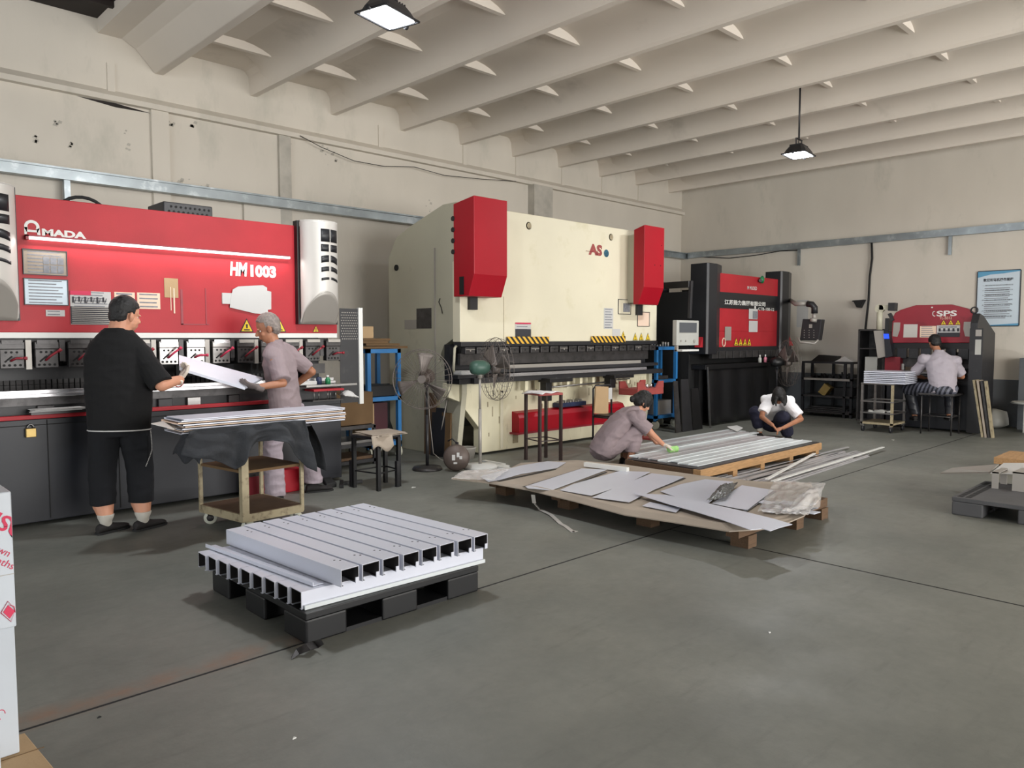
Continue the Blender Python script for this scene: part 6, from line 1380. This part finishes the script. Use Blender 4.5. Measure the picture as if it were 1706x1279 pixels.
F = Fig(); P_ = head(F, hc, hf, (0, 0, 1), 1.1); F.cap(nek-up*.05, hc-up*.045-hf*.02, .06, .056)
F.loft(torso_rings(pel, (pel+nek)/2, nek-up*.05, sd, fr, [.13, .13, .14, .15, .14, .07], [.09, .09, .10, .10, .09, .05]))
F.chain([LS, LE, LW], [.045, .037, .026]); F.chain([RS, RE, RW], [.045, .040, .027]); F.chain([LH, LK, LA], [.075, .052, .035]); F.chain([RH, RK, RA], [.075, .052, .035])
hand(F, LW, LD, (0, .4, .9), 1, 1, .35); hand(F, RW, RD, (0, 0, -1), 1, 1, .4)
F.done('body', 'skin2', t, .0055, 2); eyes(t, P_)
hair(t, hc, hf, (0, 0, 1), 'hairg', 1.1, -.01, .07, .004)
F = Fig(); rg = torso_rings(pel-up*.14, (pel+nek)/2-fr*.015, nek-up*.0, sd, fr, [.185, .180, .176, .180, .192, .196, .15, .075], [.135, .13, .125, .128, .13, .12, .095, .06]); F.loft(rg, 24)
F.ell(LS, .074, .074, .074); F.cap(LS+V((.05, .03, 0)), LS.lerp(LE, .92), .078, .078, 16, True); F.cap(RS-V((.04, 0, 0)), RS.lerp(RE, .85), .078, .068, 16, True); F.cap(LS.lerp(nek, .55), LS, .06, .068); F.cap(RS.lerp(nek, .55), RS, .06, .068)
F.loft([(nek-up*.02, .075, .07, sd, fr), (nek+up*.035-hf*.01, .066, .062, sd, fr)]); F.done('work_shirt', 'work', t, .0065, 2, .009, 6, 3)
F = Fig(); F.loft([(pel+up*.05, .15, .11, sd, fr), (pel-up*.12, .16, .125, sd, fr)], 20)
for H_, K_, A_ in ((LH, LK, LA), (RH, RK, RA)): F.loft([(H_+up*.03, .095, .11, sd, fr), (H_.lerp(K_, .5), .092, .10, sd, fr), (K_, .080, .085, sd, fr), (K_.lerp(A_, .5), .082, .088, sd, fr), (A_+up*.0, .084, .095, sd, fr), (A_-up*.035, .082, .09, sd, fr)], 18)
F.done('trousers', 'trouser', t, .007, 3, .009, 7, 4)
shoe(t, LA-fr*.0, (-.8, .5), .26); shoe(t, RA, (.95, -.25), .26, hz=.0)
G = Fig(); hand(G, LW, LD, (0, .4, .9), 1, 1, .35, .003); q = LD.orthogonal().normalized(); G.loft([(LW-LD*.05, .033, .033, q, LD.cross(q)), (LW+LD*.02, .031, .026, q, LD.cross(q))]); G.done('glove', 'gloveg', t, .0045, 1)

# ---- crouching worker in taupe, back to the camera, at the left end of the long pallet
t = figure('crouching person in taupe work clothes with tied black hair, seen from behind', (6.95, 5.3, 0))
fr = V((.80, -.58, 0)).normalized(); sd = V((fr.y, -fr.x, 0))
pel = V((6.80, 5.47, .23)); nek = V((7.03, 5.20, .665)); hc = V((7.10, 5.15, .745)); hf = V((.72, -.42, -.58))
RH, LH = pel+sd*.09, pel-sd*.09; RK, RA = pel+fr*.34+sd*.15+V((0, 0, .19)), pel+fr*.26+sd*.13; RA.z = .07; LK, LA = pel+fr*.38-sd*.12+V((0, 0, .20)), pel+fr*.28-sd*.10; LA.z = .07
RS = nek+sd*.15-V((0, 0, .07)); RE = RS+fr*.13+sd*.03-V((0, 0, .19)); RW = V((7.19, 4.93, .27)); RD = V((.6, -.5, -.25)).normalized(); LS = nek-sd*.15-V((0, 0, .07)); LE = LS+fr*.17-sd*.03-V((0, 0, .18)); LW = V((7.30, 5.10, .26)); LD = V((.5, -.6, -.2)).normalized()
F = Fig(); P_ = head(F, hc, hf, (.45, -.30, .84), .97); F.cap(nek-V((.03, 0, .04)), hc-V((.02, 0, .05)), .05, .048)
F.loft(torso_rings(pel, (pel+nek)/2+V((-.05, 0, .04)), nek, sd, fr, [.12, .13, .14, .14, .06], [.09, .09, .09, .09, .05]))
F.chain([RS, RE, RW], [.042, .036, .025]); F.chain([LS, LE, LW], [.042, .036, .025]); F.chain([RH, RK, RA], [.075, .052, .034]); F.chain([LH, LK, LA], [.075, .052, .034])
hand(F, RW, RD, (0, 0, -1), -1, .95, .4); hand(F, LW, LD, (0, 0, -1), 1, .95, .4); F.done('body', 'skin', t, .0065, 2); eyes(t, P_)
hair(t, hc, hf, (.45, -.30, .84), 'hair', 1.0, -.02, .05, .016, 1.0, .007, lambda H, P, s_, f, u: (H.ell(P(0, -.10, .0), .045, .045, .045), H.ell(P(0, -.13, -.045), .03, .03, .04), H.ell(P(.07, .0, -.02), .02, .03, .05), H.ell(P(-.07, .0, -.02), .02, .03, .05)))
F = Fig(); F.loft(torso_rings(pel-V((.04, -.02, .07)), (pel+nek)/2+V((-.06, .03, .07)), nek-V((.0, 0, .01)), sd, fr, [.20, .205, .20, .195, .195, .19, .15, .07], [.15, .145, .135, .13, .125, .115, .09, .055]), 24)
F.ell(RS, .078, .078, .078); F.ell(LS, .078, .078, .078); F.cap(RS-V((.05, -.06, 0)), RS.lerp(RE, .80), .075, .072, 16, True); F.cap(LS-V((.05, .05, 0)), LS.lerp(LE, .9), .075, .068, 16, True); F.loft([(nek-V((.01, 0, .01)), .07, .066, sd, up.cross(sd)), (nek+V((.02, 0, .035)), .06, .056, sd, up.cross(sd))]); F.done('work_shirt', 'work', t, .007, 3, .010, 6, 5)
F = Fig(); F.ell(pel-up*.04, .17, .17, .13); F.chain([RH-up*.03, RK], [.12, .09]); F.chain([LH-up*.03, LK], [.12, .09]); F.loft([(RK, .088, .088, sd, fr), (RK.lerp(RA, .45), .082, .085, sd, fr), (RK.lerp(RA, .68), .078, .08, sd, fr)]); F.loft([(LK, .088, .088, sd, fr), (LK.lerp(LA, .45), .08, .085, sd, fr), (LK.lerp(LA, .8), .078, .08, sd, fr)])
F.done('trousers', 'work', t, .0075, 3, .010, 7, 6); shoe(t, RA, fr, .24); shoe(t, LA, fr, .24)
G = Fig(); hand(G, RW, RD, (0, 0, -1), -1, .95, .4, .003); G.done('glove', 'glove', t, .005, 1)
c = V((7.27, 4.86, .215)); tag(MB().cyl(c+V((-.06, .01, .0)), c+V((.07, -.02, .0)), .036).build('green_rag', 'lime', None, .01), 'small pale green roll under the hand of the crouching worker at the near pallet end', 'roll')

# ---- worker in white, crouching and facing the camera
t = figure('crouching person in a white shirt and navy trousers, black hair over the face', (10.3, 5.1, 0))
fr = V((-.80, -.60, 0)).normalized(); sd = V((fr.y, -fr.x, 0))
pel = V((10.55, 5.30, .24)); nek = V((10.27, 5.10, .63)); hc = V((10.11, 5.00, .655)); hf = V((-.55, -.42, -.75)).normalized()
LH, RH = pel-sd*.10, pel+sd*.10       # sd = the person's right (photo left)
RK, RA = pel+sd*.27+fr*.10+V((0, 0, .14)), pel+sd*.20+fr*.10; RA.z = .08; LK, LA = pel-sd*.06+fr*.42+V((0, 0, .10)), pel-sd*.16+fr*.30; LA.z = .08
RS = nek+sd*.17-up*.04+fr*.02; LS = nek-sd*.17-up*.05+fr*.02
RE = RS+sd*.06+fr*.10-up*.24; RW = V(PY(1287, 708, 4.85)); LE = LS-sd*.13+fr*.12-up*.25; LW = V(PY(1304, 713, 4.80))
RW.z = max(RW.z, .24); LW.z = max(LW.z, .23)
F = Fig(); P_ = head(F, hc, hf, (-.55, -.42, .5), .97); F.cap(nek, hc+up*.0-fr*.03, .05, .048)
F.loft(torso_rings(pel, (pel+nek)/2+up*.06, nek, sd, fr, [.12, .13, .14, .14, .06], [.09, .09, .09, .09, .05])); F.chain([RS, RE, RW], [.042, .036, .025]); F.chain([LS, LE, LW], [.042, .038, .025]); F.chain([RH, RK, RA], [.075, .052, .034]); F.chain([LH, LK, LA], [.075, .052, .034])
hand(F, RW, (LW-RW).normalized()*.5+fr*.4-up*.3, (0, 0, -1), 1, .95, .5); hand(F, LW, (RW-LW).normalized()*.6+fr*.3-up*.1, (0, 0, -1), -1, .95, .4); F.done('body', 'skin2', t, .0065, 2); eyes(t, P_)
def lh(H, P, s_, f, u):
    for q in (-1, 1):
        H.chain([P(q*.075, .03, .03), P(q*.085, .07, -.02), P(q*.08, .12, -.04)], [.03, .026, .014])
        H.chain([P(q*.05, .07, .06), P(q*.062, .12, .02), P(q*.055, .17, .0)], [.028, .022, .01])
    H.ell(P(0, .0, .05), .088, .105, .085, (s_, f, u)); H.chain([P(-.02, .08, .07), P(-.03, .13, .03)], [.04, .015])
hair(t, hc, hf, (-.55, -.42, .5), 'hair', 1.0, -.03, .05, .014, 1.0, .007, lh)
F = Fig(); F.loft(torso_rings(pel+V((0, 0, .02)), (pel+nek)/2+up*.1, nek, sd, fr, [.17, .18, .185, .19, .20, .16, .075], [.13, .13, .13, .125, .12, .10, .06]), 24)
F.ell(RS, .070, .070, .070); F.ell(LS, .072, .072, .072); F.cap(RS-sd*.06, RS.lerp(RE, .72), .082, .078, 16, True); F.cap(LS+sd*.06, LS.lerp(LE, .82), .085, .08, 16, True); F.done('white_shirt', 'whitecot', t, .007, 3, .008, 6, 7)
F = Fig(); F.ell(pel-up*.03, .18, .18, .13); F.chain([RH, RK], [.11, .095]); F.chain([LH, LK], [.12, .105]); F.cap(RK, RK.lerp(RA, .6), .09, .08); F.cap(LK, LK.lerp(LA, .8), .10, .09); F.done('trousers', 'navycot', t, .0075, 3, .006, 7, 8)
F = Fig(); F.loft([(RK.lerp(RA, .45), .06, .06, sd, fr), (RA+up*.02, .045, .05, sd, fr)]); F.done('sock', 'sock', t, .007, 1)
shoe(t, RA, fr, .24); shoe(t, LA, fr, .24)

# ---- seated worker at the small press
t = figure('seated person in a pale work shirt and striped dark shorts at the small press', (12.75, 3.8, 0)); n0_ = set(bpy.data.objects)
fr = V((.86, .50, 0)).normalized(); sd = V((fr.y, -fr.x, 0)); pel = V((12.72, 3.65, .70)); nek = V((12.86, 3.77, 1.26)); hc = V((12.93, 3.86, 1.40)); hf = V((.72, .62, -.35))
LH, RH = pel-sd*.09, pel+sd*.09; LK, LA = V((12.80, 4.17, .66)), V((12.86, 4.09, .25)); RK, RA = V((13.08, 3.67, .64)), V((12.98, 3.63, .28))
LS = V((12.74, 3.95, 1.14)); LE = V((12.80, 4.11, .90)); LW = V((12.98, 4.01, .84)); LD = V((.8, -.3, 0)).normalized(); RS = V((12.92, 3.55, 1.12)); RE = V((13.04, 3.49, .88)); RW = V((13.1, 3.71, .86)); RD = V((.3, .8, 0)).normalized()
F = Fig(); P_ = head(F, hc, hf, (0, 0, 1), .98); F.cap(nek-up*.04, hc-up*.05-hf*.02, .054, .05); F.loft(torso_rings(pel, (pel+nek)/2, nek-up*.04, sd, fr, [.14, .14, .15, .15, .07], [.1, .1, .1, .1, .05]))
F.chain([LS, LE, LW], [.045, .04, .027]); F.chain([RS, RE, RW], [.045, .04, .027]); F.chain([LH, LK, LA], [.08, .06, .04]); F.chain([RH, RK, RA], [.08, .06, .04])
hand(F, LW, LD, (0, 0, -1), 1, 1, .4); hand(F, RW, RD, (0, 0, -1), -1, 1, .4); F.done('body', 'skin2', t, .0075, 2); eyes(t, P_); hair(t, hc, hf, (0, 0, 1), 'hair', 1.0, -.01, .05, .012)
F = Fig(); F.loft(torso_rings(pel-up*.06, (pel+nek)/2-fr*.05, nek, sd, fr, [.19, .19, .195, .205, .21, .205, .16, .078], [.15, .15, .14, .14, .14, .125, .1, .06]), 24)
F.ell(RS, .085, .085, .085); F.ell(LS, .088, .088, .088); F.cap(LS+sd*.05, LS.lerp(LE, .85), .085, .08, 16, True); F.cap(RS-sd*.05, RS.lerp(RE, .85), .085, .078, 16, True); F.loft([(nek-up*.02, .075, .07, sd, fr), (nek+up*.03, .066, .062, sd, fr)]); F.done('work_shirt', 'work2', t, .008, 3, .009, 6, 9)
F = Fig(); F.ell(pel-up*.02, .18, .16, .11); F.chain([LH, LK], [.115, .10]); F.chain([RH, RK], [.11, .09]); F.done('striped_shorts', 'stripedc', t, .009, 3, .006, 7, 10)
F = Fig(); F.loft([(LK, .085, .085, sd, fr), (LA+up*.02, .075, .08, sd, fr)]); F.loft([(RK, .08, .08, sd, fr), (RA+up*.02, .06, .065, sd, fr)]); F.done('trouser_legs', 'slate', t, .009, 2, .005, 7, 11)
shoe(t, LA, fr, .25, hz=.17); shoe(t, RA, fr, .25, hz=.20)
tag(MB().hull8([V(p) for p in ((12.95, 3.95, .86), (13.15, 3.95, .86), (13.2, 4.5, .88), (13.0, 4.5, .88), (12.95, 3.95, .875), (13.15, 3.95, .875), (13.2, 4.5, .895), (13.0, 4.5, .895))]).build('dark_workpiece', 'slate'), 'dark flat workpiece held by the seated worker at the small press', 'workpiece')
